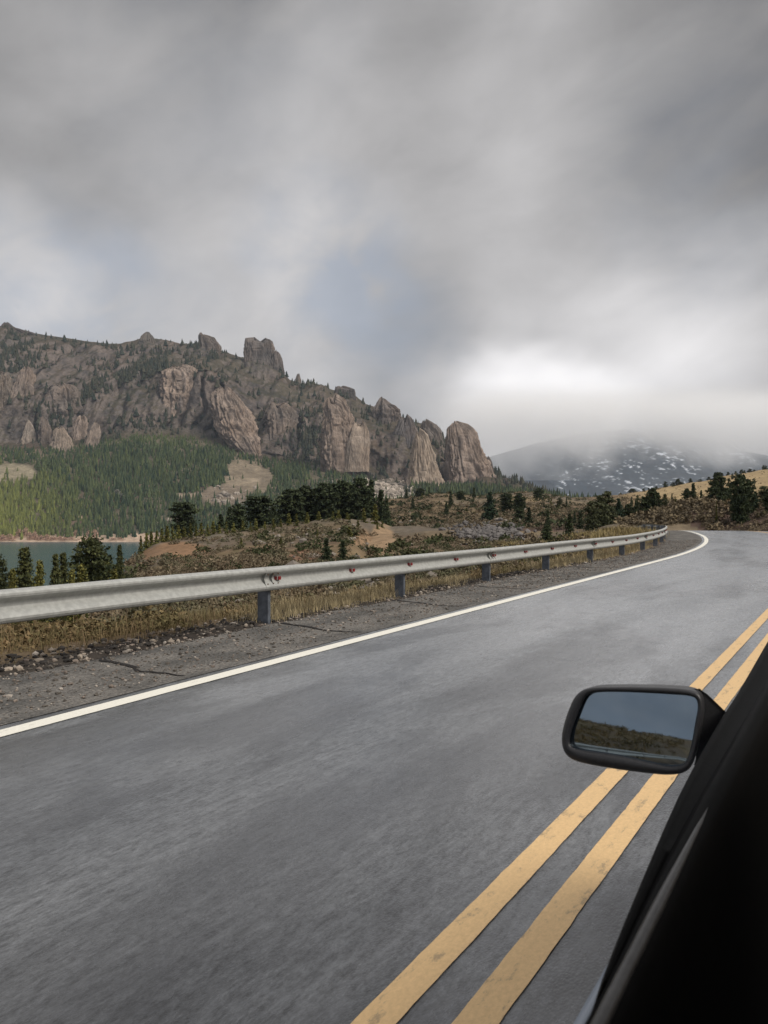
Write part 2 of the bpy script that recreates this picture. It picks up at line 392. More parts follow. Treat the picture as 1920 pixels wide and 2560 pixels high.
# ------------------------------------------------------------------ road, shoulder, markings
def strip(name, s, e, mat, dz=0.0, kind='structure', thick=False):
    S, E = np.meshgrid(s, e, indexing='ij'); x, y = road_xy(S, E); z = road_z(S, E) + dz
    o = mesh_np(name, np.stack([x, y, z], -1).reshape(-1, 3), grid_faces(len(s), len(e)), mat, uv=np.stack([S, E], -1).reshape(-1, 2), smooth=True)
    return tag(o, kind=kind)
m, t = new_mat('asphalt')
uvn = t.n('ShaderNodeUVMap').outputs[0]
uv = t.mapping(uvn, (1, 1, 1))
sp = t.n('ShaderNodeSeparateXYZ', {0: uv})
big = t.noise(t.mapping(uvn, (.13, .8, 1)), 1.0, 5, .55, .3).outputs[0]
mid = t.noise(t.mapping(uvn, (1.4, 3.0, 1)), 1.6, 5, .65).outputs[0]
fine = t.math('ADD', t.math('MULTIPLY', t.noise(t.mapping(uvn, (26, 60, 1)), 1.0, 4, .75).outputs[0], .5), t.math('MULTIPLY', t.noise(t.mapping(uvn, (7, 24, 1)), 1.0, 4, .7).outputs[0], .5))
grain = t.n('ShaderNodeTexVoronoi', {'Vector': t.mapping(uvn, (60, 110, 1)), 'Scale': 1.0}).outputs['Distance']
# worn wheel tracks at two offsets of the far lane
def track(c_, w_):
    d = t.math('ABSOLUTE', t.math('SUBTRACT', t.math('ADD', sp.outputs[1], t.math('MULTIPLY', t.math('SUBTRACT', big, .5), .5)), c_))
    return t.mapr(d, w_, 0.05)
tr = t.math('ADD', t.math('ADD', track(-.95, .55), track(-2.75, .55)), t.math('ADD', track(-4.6, .55), track(-6.3, .55)), clamp=True)
c = t.mix(t.mapr(big, .35, .65), (.048, .051, .056, 1), (.078, .081, .086, 1))
c = t.mix(t.math('MULTIPLY', tr, .45), c, (.028, .029, .032, 1))
worn = t.mapr(t.noise(t.mapping(uvn, (.28, .75, 1), (4.2, 1.1, 0)), 1.0, 4, .6, .4).outputs[0], .47, .60)
c = t.mix(t.math('MULTIPLY', worn, .75), c, (.018, .019, .022, 1))
c = t.n('ShaderNodeVectorMath', {0: c, 'Scale': t.mapr(mid, .25, .75, .78, 1.22, 'LINEAR')}, operation='SCALE').outputs[0]
c = t.n('ShaderNodeVectorMath', {0: c, 'Scale': t.mapr(fine, .38, .62, .25, 1.9, 'LINEAR')}, operation='SCALE').outputs[0]
chip = t.mapr(t.noise(t.mapping(uvn, (22, 60, 1)), 1.0, 2, .5).outputs[0], .73, .80)
c = t.mix(t.math('MULTIPLY', chip, .12), c, (.30, .29, .27, 1))
rough = t.math('ADD', t.mapr(big, .35, .65, .50, .27, 'LINEAR'), t.mapr(mid, .3, .7, -.06, .06, 'LINEAR'))
hh = t.math('ADD', t.math('MULTIPLY', grain, 1.0), fine)
finish(m, t, c, rough, .5, 0, hh, .45, .006, **{'Coat Weight': t.mapr(t.math('ADD', big, t.math('MULTIPLY', mid, .4)), .52, .82, .65, 1.0), 'Coat Roughness': t.mapr(mid, .3, .7, .20, .32, 'LINEAR'), 'Coat IOR': 1.7, 'Sheen Weight': t.math('MULTIPLY', t.math('SUBTRACT', 1.0, t.math('MULTIPLY', worn, .72)), t.mapr(fine, .36, .64, .25, 1.75, 'LINEAR')), 'Sheen Roughness': .29, 'Sheen Tint': (.92, .96, 1, 1)})
M_asphalt = m
s_long = np.concatenate([np.linspace(-60, 0, 40)[:-1], np.linspace(0, 78, 300)])
road = strip('road', s_long, np.concatenate([np.linspace(-8.2, -3.66, 10), np.linspace(-3.6, .12, 10)]), M_asphalt)

m, t = new_mat('shoulder_paving')
uvn = t.n('ShaderNodeUVMap').outputs[0]
sp = t.n('ShaderNodeSeparateXYZ', {0: uvn})
a = t.noise(t.mapping(uvn, (1.2, 2.2, 1)), 1.0, 5, .6).outputs[0]
b = t.noise(t.mapping(uvn, (28, 34, 1)), 1.0, 5, .7).outputs[0]
v1 = t.n('ShaderNodeTexVoronoi', {'Vector': t.mapping(uvn, (22, 22, 1)), 'Scale': 1.0})
st = t.mapr(v1.outputs['Distance'], .34, .22)
c = t.mix(t.mapr(a, .35, .65), (.088, .085, .080, 1), (.155, .146, .134, 1))
c = t.n('ShaderNodeVectorMath', {0: c, 'Scale': t.mapr(b, .34, .66, .4, 1.6, 'LINEAR')}, operation='SCALE').outputs[0]
dens = t.mapr(t.math('ADD', a, t.math('MULTIPLY', sp.outputs[1], -.12)), .30, .52)
stc = t.mix(v1.outputs['Color'], (.10, .09, .08, 1), (.36, .32, .28, 1))
c = t.mix(t.math('MULTIPLY', t.math('MULTIPLY', st, dens), .75), c, stc)
finish(m, t, c, .85, .2, 0, t.math('ADD', b, st), .7, .012)
M_shoulder = m
E_sh = np.linspace(.12, 1.75, 16)
S_, E_ = np.meshgrid(s_long, E_sh, indexing='ij')
edge = 0.16 * fbm(S_ * .9, 0 * S_, 0, 4, 55) * sstep(1.0, 1.75, E_)
x, y = road_xy(S_, E_ + edge); z = road_z(S_, E_ + edge) + .004 - .05 * sstep(1.6, 1.75, E_)
tag(mesh_np('road_shoulder', np.stack([x, y, z], -1).reshape(-1, 3), grid_faces(len(s_long), len(E_sh)), M_shoulder, uv=np.stack([S_, E_], -1).reshape(-1, 2), smooth=True), kind='structure')
# gravel strip on the outside of the curve
strip('gravel_strip', s_long, np.linspace(-9.6, -8.2, 5), M_shoulder, .006)

def paint_mat(name, rgb, wear=.62):
    m, t = new_mat(name)
    uvn = t.n('ShaderNodeUVMap').outputs[0]
    a = t.noise(t.mapping(uvn, (6, 14, 1)), 1.0, 5, .7).outputs[0]; b = t.noise(t.mapping(uvn, (40, 60, 1)), 1.0, 4, .7).outputs[0]
    c = t.n('ShaderNodeVectorMath', {0: rgb[:3], 'Scale': t.mapr(b, .3, .7, .86, 1.1, 'LINEAR')}, operation='SCALE').outputs[0]
    k = t.math('MULTIPLY', t.mapr(t.math('ADD', a, t.math('MULTIPLY', b, .35)), wear + .17, wear + .30), .55)
    c = t.mix(k, c, (.13, .12, .10, 1))
    return finish(m, t, c, .55, .3, 0, b, .25, .003)
M_white = paint_mat('white_road_paint', (.78, .76, .68)); M_yellow = paint_mat('yellow_road_paint', (.67, .46, .235), .55)
def marking(name, e0, e1, mat, s0=-60, s1=76, seed=1):
    s = np.concatenate([np.linspace(s0, 0, 60)[:-1], np.linspace(0, 14, 420)[:-1], np.linspace(14, s1, 260)])
    j0 = .0035 * fbm(s * 9, 0 * s, 0, 4, seed, .7); j1 = .0035 * fbm(s * 9, 0 * s, 0, 4, seed + 5, .7)
    S = np.stack([s, s], 1); E = np.stack([e0 + j0, e1 + j1], 1); x, y = road_xy(S, E); z = road_z(S, E) + .005
    return tag(mesh_np(name, np.stack([x, y, z], -1).reshape(-1, 3), grid_faces(len(s), 2), mat, uv=np.stack([S, E], -1).reshape(-1, 2)), kind='structure')
marking('edge_line', -.135, .02, M_white, seed=3)
marking('centre_line', -3.79, -3.675, M_yellow, seed=11)
marking('centre_line', -4.045, -3.925, M_yellow, seed=21)
marking('edge_line', -7.55, -7.42, M_white, seed=31)
# tar joints across the shoulder
M_tar = simple_mat('tar_joint', (.018, .016, .015), .7, .2)
jb = MB()
for k in range(-3, 16):
    s0 = 5.6 + 2.9 * k
    tt = np.linspace(0, 1, 22); e = 1.58 - 1.38 * tt + .02 * np.sin(tt * 9 + k); s = s0 - .42 * tt + .75 * np.clip(tt - .75, 0, 1) ** 1.0 + .07 * fbm(tt * 7, k + 0 * tt, 0, 3, 91)
    wd = (.040 - .024 * tt) * (0.7 + .5 * vnoise(tt * 9, k + 0 * tt, 0, 8))
    S = np.stack([s - wd, s + wd], 1); E = np.stack([e, e], 1); x, y = road_xy(S, E); z = road_z(S, E) + .011
    jb.add(np.stack([x, y, z], -1).reshape(-1, 3), grid_faces(22, 2))
tag(jb.build('shoulder_joints', M_tar), kind='structure')
# ------------------------------------------------------------------ mountain across the lake
SKY = np.array([(-500, 760), (-200, 790), (0, 815), (15, 811), (50, 824), (83, 832), (116, 838), (174, 846), (216, 853), (270, 859), (301, 859), (332, 852), (355, 846), (370, 840), (382, 846), (421, 851),
    (451, 859), (494, 860), (525, 868), (556, 878), (602, 893), (650, 905), (700, 925), (725, 950), (754, 958), (796, 962), (830, 974), (887, 988), (912, 1009), (931, 1015), (976, 1030), (1007, 1045), (1033, 1055),
    (1064, 1062), (1102, 1086), (1115, 1100), (1160, 1130), (1200, 1160), (1246, 1185), (1295, 1206), (1319, 1218), (1355, 1231), (1420, 1252), (1500, 1266)], float)
def tab(us, vs, u): return np.interp(u, us, vs)
UK = [-500, -200, 0, 150, 350, 500, 650, 800, 950, 1100, 1250, 1350, 1500]
T_forest = [1160, 1150, 1130, 1122, 1092, 1104, 1150, 1165, 1205, 1222, 1222, 1240, 1262]
T_cbase = [1120, 1110, 1105, 1100, 1055, 1062, 1125, 1150, 1192, 1212, 1216, 1237, 1261]
T_ctop = [960, 960, 965, 985, 940, 930, 1010, 1030, 1085, 1130, 1200, 1234, 1259]
Y_foot = [890, 890, 890, 890, 890, 890, 870, 840, 760, 720, 700, 700, 700]
Y_for = [1120, 1120, 1150, 1160, 1200, 1200, 1180, 1160, 1100, 1080, 1050, 1000, 950]
Y_cr = [1650, 1620, 1600, 1600, 1600, 1580, 1540, 1500, 1420, 1350, 1250, 1150, 1050]
mu = np.linspace(-480, 1490, 640)
vsky = np.interp(mu, SKY[:, 0], SKY[:, 1])
vf, vb, vt = [tab(UK, q, mu) for q in (T_forest, T_cbase, T_ctop)]
vb = np.maximum(vb, vsky + 20); vt = np.clip(vt, vsky + 8, vb - 8)
Yf, Yo, Yc = [tab(UK, q, mu) for q in (Y_foot, Y_for, Y_cr)]
zf = np.where(mu < 900, L_ - .6, -6.0)
zo, zb = zc(vf, Yo), zc(vb, Yo + 40)
Yt = Yo + 40 + 70; zt = zc(vt, Yt); zs = zc(vsky, Yc)
NR = [110, 14, 110, 110, 10]
segs = [(Yf, zf, Yo, zo), (Yo, zo, Yo + 40, zb), (Yo + 40, zb, Yt, zt), (Yt, zt, Yc, zs), (Yc, zs, Yc + 260, zs - 120)]
PY, PZ, SEG = [], [], []
for k, (n, (ya, za, yb, zb2)) in enumerate(zip(NR, segs)):
    for i in range(n):
        q = i / n
        PY.append(ya + (yb - ya) * q); PZ.append(za + (zb2 - za) * q); SEG.append(np.full(len(mu), k + q))
PY, PZ, SEG = np.array(PY), np.array(PZ), np.array(SEG)
PX = (mu[None] - UC) / F * PY
cl = sstep(1.6, 2.1, SEG) * (1 - sstep(2.9, 3.5, SEG))              # cliff belt
up = sstep(1.0, 2.0, SEG)
edge = (1 - sstep(3.75, 4.0, SEG)) * sstep(0, .35, SEG)
jag = fbm(PX / 60, PZ / 45, 0, 4, 3)
PY2 = PY - edge * (58 * fbm(PX / 210, PZ / 300, PY / 800, 4, 11) * (0.35 + up) + 34 * cl * (ridge(PX / 70, PZ / 260, 0, 4, 21) - .45)
                   + 24 * up * (ridge(PX / 38, PZ / 90, 0, 4, 23) - .45) * (1 + .6 * jag) + 8 * up * fbm(PX / 11, PZ / 16, 0, 4, 29, .6) - 13 * up * (.4 + cl) * (1 - sstep(0, .22, np.abs(2 * vnoise(PX / 24 + jag, PZ / 120, 0, 27) - 1))))
stepz = edge * up * 13 * fbm(PX / 55, PY / 45, 0, 4, 41) + 3.0 * up * (SEG < 4.0) * fbm(PX / 9, 0, 0, 3, 43)
PZ2 = PZ + stepz + edge * (1 - up) * 7 * fbm(PX / 90, PY / 90, 0, 4, 47)
PX2 = PX * PY2 / PY
# what the slope is made of: bare rock where it is steep, dry grass and brush where it eases
dz = np.gradient(PZ2, axis=0); dy = np.gradient(PY2, axis=0); dyx = np.gradient(PY2, axis=1) / np.gradient(PX2, axis=1)
steep = np.arctan2(np.abs(dz), np.abs(dy) + .4)
n1_ = fbm(PX2 / 45, PZ2 / 40, PY2 / 90, 4, 61); n2_ = fbm(PX2 / 13, PZ2 / 13, PY2 / 30, 4, 62)
rockm = np.clip(sstep(.36, .74, steep + .22 * n1_ + .15 * n2_ + .10 * np.abs(dyx)), 0, 1) * up
rock = np.array([.185, .160, .142]); pinkrock = np.array([.225, .180, .152]); dark = np.array([.085, .078, .076]); grass = np.array([.118, .100, .070]); brush = np.array([.058, .058, .038]); brown = np.array([.135, .095, .070])
rc = rock + (pinkrock - rock) * np.clip(.5 + n1_, 0, 1)[..., None]; rc = rc + (dark - rc) * np.clip(n2_ * 1.6, 0, .8)[..., None]
gc = grass + (brown - grass) * np.clip(.3 + 1.4 * n1_, 0, 1)[..., None]; gc = gc + (brush - gc) * np.clip(.25 + 1.6 * n2_ * .8, 0, .85)[..., None]
rc = rc * np.array([1.0, 1.0, 1.02])
mc = rc * rockm[..., None] + gc * (1 - rockm[..., None])
PU = UC + F * PX2 / PY2; PV = VH - F * (PZ2 - CAMZ) / PY2
for (pu, pv, ru, rv, cc) in ((30, 1185, 66, 24, (.21, .18, .125)), (620, 1195, 75, 45, (.185, .150, .108)), (560, 1235, 60, 26, (.175, .140, .105)), (960, 1225, 80, 30, (.30, .26, .21)), (870, 1175, 60, 16, (.20, .175, .10)), (470, 1240, 40, 10, (.25, .2, .15)), (200, 1295, 12, 7, (.36, .28, .2)),
                             (255, 1062, 0.1, .1, (.3, .2, .2))):
    q = ((PU - pu) / ru) ** 2 + ((PV - pv) / rv) ** 2 + .9 * n1_ + .5 * n2_
    k = (1 - sstep(.7, 1.1, q))[..., None]; mc = mc + (np.array(cc) * (1 + .25 * n2_[..., None]) - mc) * k
mc = mc * (.62 + .38 * (SEG < 1.0)[..., None]); mc = np.where(((SEG < 1.0) & (PU < 900))[..., None], mc * .35 + .65 * np.minimum(mc, np.array([.060, .068, .038])) , mc) if False else mc
mc = np.where((SEG < .07)[..., None], np.array([.36, .27, .20]), mc)
mount = mesh_np('mountain', np.stack([PX2, PY2, PZ2], -1).reshape(-1, 3), grid_faces(*PX2.shape), M_mount, np.clip(mc, .01, .7).reshape(-1, 3), True)
tag(mount, kind='structure')

# rock towers and cliffs that stand out of the slope: outline rows (row v, left u, right u) at their own distance, with real depth
def tower(name, label, rows, Yd, seed, flute=10, amp=.18, ratio=.8, lean=0.0, cc=(.215, .178, .150), cat='rock formation', group=None, sq=.62):
    rows = sorted(rows)
    v = np.linspace(rows[0][0], rows[-1][0], 120)
    vv = [r[0] for r in rows]; L = np.interp(v, vv, [r[1] for r in rows]); Rt = np.interp(v, vv, [r[2] for r in rows])
    cx = (L + Rt) / 2; hw = (Rt - L) / 2
    zz = zc(v, Yd); cxw = (cx - UC) / F * Yd; hww = hw / F * Yd
    na = 220; ph = np.linspace(0, 2 * np.pi, na, endpoint=False)
    c_, s_ = np.cos(ph), np.sin(ph)
    ex = np.sign(c_) * np.abs(c_) ** sq; ey = np.sign(s_) * np.abs(s_) ** sq
    PHI, ZZ = np.meshgrid(ph, zz)
    fl = ridge(np.cos(PHI) * flute / 3.6 + seed, np.sin(PHI) * flute / 3.6, ZZ / 150, 3, seed)
    fm = ridge(np.cos(PHI) * flute / 1.3 + seed, np.sin(PHI) * flute / 1.3, ZZ / 60, 3, seed + 3)
    fs = fbm(np.cos(PHI) * flute * .8 + seed, np.sin(PHI) * flute * .8, ZZ / 16, 4, seed + 4, .6)
    lg = fbm(np.cos(PHI) * 1.6 + seed, np.sin(PHI) * 1.6, ZZ / 13, 3, seed + 8)
    hq = (zz[0] - ZZ) / (zz[0] - zz[-1])
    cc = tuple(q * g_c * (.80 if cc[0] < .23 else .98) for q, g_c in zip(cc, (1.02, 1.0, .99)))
    k = 1.04 - amp * 2.0 * (1 - fl) - amp * .9 * (1 - fm) + amp * 1.0 * fs + amp * .7 * lg
    wx = .5 * fbm(np.cos(PHI) * 2 + seed, np.sin(PHI) * 2, ZZ / 40, 2, seed + 5)
    cr = np.abs(2 * vnoise(np.cos(PHI) * flute * .75 + wx + seed * 3.1, np.sin(PHI) * flute * .75 + wx, ZZ / 95, seed + 6) - 1)
    cr2 = np.abs(2 * vnoise(np.cos(PHI) * flute * .5 + seed, np.sin(PHI) * flute * .5, ZZ / 17 + wx, seed + 7) - 1)
    k = k - amp * .75 * (1 - sstep(0, .20, cr)) - amp * .3 * (1 - sstep(0, .12, cr2)) + amp * .5 * fbm(np.cos(PHI) * flute * 2.6 + seed, np.sin(PHI) * flute * 2.6, ZZ / 7, 3, seed + 11, .6)
    top = sstep(0, .05, hq); k = k * (0.6 + .4 * np.sqrt(top))
    htot = zz[0] - zz[-1]
    zj = ZZ + (1 - sstep(0, .45, hq)) * htot * (.13 * fbm(np.cos(PHI) * 1.8 + seed, np.sin(PHI) * 1.8, 0, 3, seed + 9) + .06 * (fm - .6)) + 1.6 * fs
    bd = np.minimum(hww, np.max(hww)) * ratio
    x = cxw[:, None] + hww[:, None] * ex * k; y = Yd + bd[:, None] * ey * k + lean * (ZZ - zz[-1])
    V = np.stack([x, y, zj], -1).reshape(-1, 3)
    n3 = fbm(V[:, 0] / 9, V[:, 2] / 60, V[:, 1] / 9, 4, seed + 2); n4 = fbm(V[:, 0] / 22, V[:, 2] / 22, V[:, 1] / 22, 3, seed + 6)
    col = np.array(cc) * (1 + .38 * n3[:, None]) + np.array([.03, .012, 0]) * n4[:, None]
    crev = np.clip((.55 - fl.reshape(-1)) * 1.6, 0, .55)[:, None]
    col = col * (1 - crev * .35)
    V = np.vstack([V, [[cxw[0], Yd + lean * htot, float(zj[0].mean())]]]); col = np.vstack([col, col[:1]])
    T = np.stack([np.arange(na), (np.arange(na) + 1) % na, np.full(na, len(V) - 1)], -1)[:, ::-1]
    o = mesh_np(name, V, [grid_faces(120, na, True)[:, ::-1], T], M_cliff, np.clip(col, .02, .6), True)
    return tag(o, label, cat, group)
def sheet_y(u, v):
    q = (PU - u) ** 2 + (PV - v) ** 2; ok = q < max(60.0, q.min() * 2); return float(PY2[ok].min())
G = 'rock towers of the mountain ridge'
pk = (.245, .195, .160)
tower('rock_tower', 'squat blocky rock tower with flat notched top on the mountain skyline', [(853, 625, 676), (858, 613, 684), (880, 611, 688), (900, 610, 690), (940, 602, 700), (975, 596, 712)], 1500, 3, 8, .10, .8, group=G, cc=(.165, .142, .128), sq=.45)
tower('rock_tower', 'sloping shoulder rock leaning against the right of the blocky summit tower', [(884, 686, 699), (900, 680, 706), (935, 670, 712), (990, 664, 736)], 1490, 5, 9, .14, .8, group=G, cc=(.175, .150, .135))
tower('rock_spire', 'tiny lone rock spire on the bare ridge right of the blocky tower', [(937, 743, 748), (950, 738, 753), (975, 735, 757)], 1490, 6, 5, .1, .8, cat='rock formation', group=G)
tower('rock_tower', 'huge fluted cliff with vertical grooves in the middle of the mountain', [(996, 812, 850), (1010, 806, 868), (1040, 804, 884), (1080, 800, 896), (1120, 796, 904), (1150, 798, 910), (1190, 806, 915)], 1130, 8, 13, .17, .6, group=G, cc=pk, sq=.5)
tower('rock_tower', 'square pale rock face joined to the right of the fluted cliff', [(1062, 886, 915), (1075, 880, 922), (1110, 868, 926), (1150, 862, 922), (1180, 860, 922)], 1120, 9, 6, .08, .7, group=G, cc=(.31, .25, .20), sq=.4)
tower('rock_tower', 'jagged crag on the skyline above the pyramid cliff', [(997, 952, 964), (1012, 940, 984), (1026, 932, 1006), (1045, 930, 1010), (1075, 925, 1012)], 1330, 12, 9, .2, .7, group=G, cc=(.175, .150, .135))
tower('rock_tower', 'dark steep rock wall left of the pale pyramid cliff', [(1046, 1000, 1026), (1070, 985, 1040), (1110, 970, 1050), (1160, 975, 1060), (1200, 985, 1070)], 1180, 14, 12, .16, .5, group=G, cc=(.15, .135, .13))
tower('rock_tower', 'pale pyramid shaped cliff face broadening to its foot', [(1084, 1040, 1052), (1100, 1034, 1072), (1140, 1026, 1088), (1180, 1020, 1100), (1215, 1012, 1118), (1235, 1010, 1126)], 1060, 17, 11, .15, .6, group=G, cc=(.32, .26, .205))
tower('rock_tower', 'grey rock buttress in the gap between pyramid cliff and last tower', [(1058, 1052, 1070), (1085, 1050, 1104), (1120, 1055, 1112), (1180, 1078, 1125), (1225, 1090, 1135)], 1220, 19, 9, .15, .5, group=G, cc=(.17, .150, .135))
tower('rock_tower', 'last great double headed rock tower at the right end of the ridge', [(1066, 1124, 1150), (1074, 1116, 1172), (1090, 1113, 1188), (1120, 1112, 1202), (1160, 1108, 1224), (1200, 1110, 1242), (1228, 1110, 1250)], 1110, 23, 10, .15, .6, group=G, cc=(.235, .19, .16), sq=.55)
tower('rock_spire', 'small thumb of rock against the right flank of the last tower', [(1145, 1214, 1222), (1160, 1210, 1232), (1185, 1212, 1238), (1215, 1216, 1244)], 1150, 24, 6, .12, .7, group=G, cc=(.16, .135, .12))
tower('rock_tower', 'rounded skyline hump of rock on the left ridge above snow flecks', [(838, 498, 520), (845, 497, 538), (862, 496, 552), (885, 494, 558), (905, 490, 565)], 1570, 27, 8, .13, .7, group=G, cc=(.165, .142, .125))
tower('rock_spire', 'pointed crag on the left ridge between two grassy saddles', [(832, 366, 374), (840, 354, 382), (852, 346, 390), (872, 336, 400)], 1580, 28, 6, .16, .7, group=G, cc=(.16, .14, .12))
tower('rock_spire', 'low dark crag at the far left end of the skyline', [(808, 10, 20), (822, 0, 45), (834, -10, 98), (850, -20, 120)], 1580, 29, 8, .2, .5, group=G, cc=(.12, .105, .098))
tower('rock_tower', 'low dark boulder hump with overhang on the right descending ridge', [(968, 842, 862), (976, 836, 888), (990, 834, 890), (1005, 830, 896)], 1420, 31, 8, .14, .7, group=G, cc=(.14, .12, .11))
G2 = 'cliffs on the left mountain face'
CL = [('broad vertical cliff under the left ridge with dark cave cracks', [(915, 400, 470), (935, 392, 500), (970, 388, 510), (1010, 392, 505), (1040, 400, 500)], 1370, pk),
      ('cliff with blue grey shadowed face right of the broad cliff', [(966, 535, 565), (985, 512, 590), (1020, 515, 620), (1060, 530, 636), (1110, 560, 650), (1145, 600, 660)], 1300, pk),
      ('brown ribbed cliff wall halfway between broad cliff and fluted cliff', [(1010, 660, 720), (1040, 650, 745), (1080, 655, 740), (1115, 665, 730)], 1290, (.2, .165, .14)),
      ('upper left cliff block above the shore forest', [(918, 36, 60), (940, 30, 75), (990, 10, 78), (1030, 0, 80)], 1330, pk),
      ('leftmost cliff cut by the picture edge', [(930, -60, 10), (980, -70, 25), (1060, -60, 35)], 1310, (.22, .18, .145)),
      ('pointed pale fin of rock at the forest edge, leftmost of five fins', [(1050, 58, 64), (1075, 52, 80), (1100, 46, 90), (1118, 44, 92)], 1205, (.27, .225, .185)),
      ('second fin of rock at the forest edge, dark sided', [(1045, 92, 108), (1070, 88, 120), (1100, 92, 118), (1125, 95, 120)], 1215, (.2, .165, .14)),
      ('widest triangular fin of rock at the forest edge', [(1070, 128, 150), (1095, 122, 168), (1120, 112, 182), (1142, 110, 186)], 1200, (.25, .205, .165)),
      ('tall rounded column of rock at the forest edge', [(1040, 186, 204), (1055, 176, 212), (1090, 174, 212), (1115, 180, 206)], 1205, pk),
      ('blunt fin of rock at the forest edge, rightmost of five fins', [(1060, 225, 240), (1080, 215, 244), (1110, 204, 242), (1135, 200, 240)], 1195, (.25, .205, .17)),
      ('weathered cliff between the upper left block and the dark band', [(960, 110, 170), (985, 95, 200), (1030, 100, 210), (1060, 110, 200)], 1320, (.19, .158, .135))]
for i, (lb, rows, Yd, cc) in enumerate(CL):
    Yd = sheet_y((rows[-1][1] + rows[-1][2]) / 2, rows[-1][0]) + 27
    rows = rows + [(rows[-1][0] + 22, rows[-1][1] + 3, rows[-1][2] - 3)]
    tower('cliff_face', lb, rows, Yd, 50 + i * 3, 12, .24, .5, 0.28, cc, 'cliff', G2, sq=.6)

# far snow mountain
su = np.linspace(900, 2500, 420)
peak = np.interp(su, [900, 1150, 1230, 1330, 1420, 1500, 1590, 1680, 1760, 1850, 2000, 2500], [1240, 1180, 1140, 1112, 1092, 1082, 1074, 1084, 1100, 1128, 1165, 1220])
q = np.linspace(0, 1, 230)[:, None]
SY = 4750 + 1500 * q * np.ones_like(su)[None]; sv = 1300 + (peak[None] - 1300) * (q ** 1.15)
SX = (su[None] - UC) / F * SY; SZ = zc(sv, SY)
SY = SY - 260 * (ridge(SX / 420, SZ / 900, 0, 5, 71) - .4) - 60 * fbm(SX / 90, SZ / 90, 0, 4, 73)
nn = fbm(SX / 34 + SZ / 60, SZ / 22, SY / 160, 5, 75, .62); nb = fbm(SX / 330, SZ / 200, 0, 3, 76); n5 = fbm(SX / 13 + SZ / 30, SZ / 11, 0, 3, 79)
snow = sstep(.37, .44, nn * .50 + .34 * nb + .36 * n5 + (SZ - 150) / 2600)
fc = np.array([.007, .016, .024]) * (1 + .6 * n5[..., None]); fc = fc + (np.array([.032, .040, .048]) - fc) * np.clip(nb * 1.2 + .5 * nn, 0, .6)[..., None]
scol = fc * (1 - snow[..., None]) + np.array([.46, .49, .54]) * snow[..., None]
M_snow = attr_mat('snowy_slope', scales=((0.01, .2), (.06, .2)), bstr=.6, bdist=8)
tag(mesh_np('snow_mountain', np.stack([SX, SY, SZ], -1).reshape(-1, 3), grid_faces(*SX.shape), M_snow, np.clip(scol, .005, .8).reshape(-1, 3), True), kind='structure')

# low cloud hanging on the far mountain (an uneven volume)
m = bpy.data.materials.new('low_cloud'); m.use_nodes = True; t = NT(m.node_tree)
oc = t.n('ShaderNodeTexCoord').outputs['Object']; sp = t.n('ShaderNodeSeparateXYZ', {0: oc})
nl = t.noise(t.mapping(oc, (1, 1, 1.3)), .0026, 3.5, .55).outputs[0]
hgt = t.math('ADD', t.math('DIVIDE', t.math('SUBTRACT', sp.outputs[2], 140.0), 300.0), t.math('SUBTRACT', t.math('MULTIPLY', t.math('SUBTRACT', nl, .5), 3.0), t.math('MULTIPLY', t.mapr(t.math('ABSOLUTE', t.math('SUBTRACT', sp.outputs[0], 1430.0)), 420, 0), .22)))
dn = t.mapr(hgt, 0.0, 1.2)
fadeu = t.math('MULTIPLY', t.mapr(sp.outputs[2], 690, 470), t.math('MULTIPLY', t.mapr(sp.outputs[0], 150, 700), t.mapr(sp.outputs[0], 3300, 2400)))
dn = t.math('MULTIPLY', t.math('MULTIPLY', dn, fadeu), .0068)
pv = t.n('ShaderNodeVolumePrincipled', {'Color': (1, 1, 1, 1), 'Density': dn, 'Anisotropy': 0.0})
t.n('ShaderNodeOutputMaterial', {'Volume': pv.outputs[0]})
m.cycles.volume_step_rate = 1.0
cb = MB(); cb.sweep(box_rings((1750, 4650, 130), (1650, 0, 0), (0, 280, 0), (0, 0, 800)))
lc = cb.build('low_cloud', m); tag(lc, kind='stuff')
# ------------------------------------------------------------------ the far forest (one mass of trees nobody could count)
def cones(P, h, wd, col, seed, name, mat, label=None, tiers=3, ns=6):
    r = np.random.default_rng(seed); n = len(P)
    Vs, Fs, Cs = [], [], []; off = 0
    for k in range(tiers):
        zb = (.06 + .27 * k); zt = (.55 + .45 * (k + 1) / tiers - (.0)) if k < tiers - 1 else 1.0
        ang = r.uniform(0, 6.28, n)[:, None] + np.linspace(0, 2 * np.pi, ns, endpoint=False)[None]
        rad = wd[:, None] * (1 - .27 * k) * r.uniform(.55, 1.15, (n, ns))
        V = np.zeros((n, ns + 1, 3))
        V[:, :ns, 0] = P[:, None, 0] + rad * np.cos(ang); V[:, :ns, 1] = P[:, None, 1] + rad * np.sin(ang)
        V[:, :ns, 2] = P[:, None, 2] + h[:, None] * (zb + r.uniform(-.05, .05, (n, ns)))
        V[:, ns, :] = P + np.stack([0 * h, 0 * h, h * zt], -1) + r.normal(0, .05, (n, 3)) * wd[:, None]
        i = np.arange(n)[:, None] * (ns + 1) + off; j = np.arange(ns)[None]
        Fs.append(np.stack([i + j, i + (j + 1) % ns, np.broadcast_to(i + ns, (n, ns))], -1).reshape(-1, 3))
        cc = np.repeat(col[:, None, :], ns + 1, 1) * r.uniform(.75, 1.25, (n, ns + 1, 1))
        Vs.append(V.reshape(-1, 3)); Cs.append(cc.reshape(-1, 3)); off += n * (ns + 1)
    o = mesh_np(name, np.concatenate(Vs), np.concatenate(Fs), mat, np.clip(np.concatenate(Cs), .004, .6))
    return o
rs = np.random.default_rng(5)
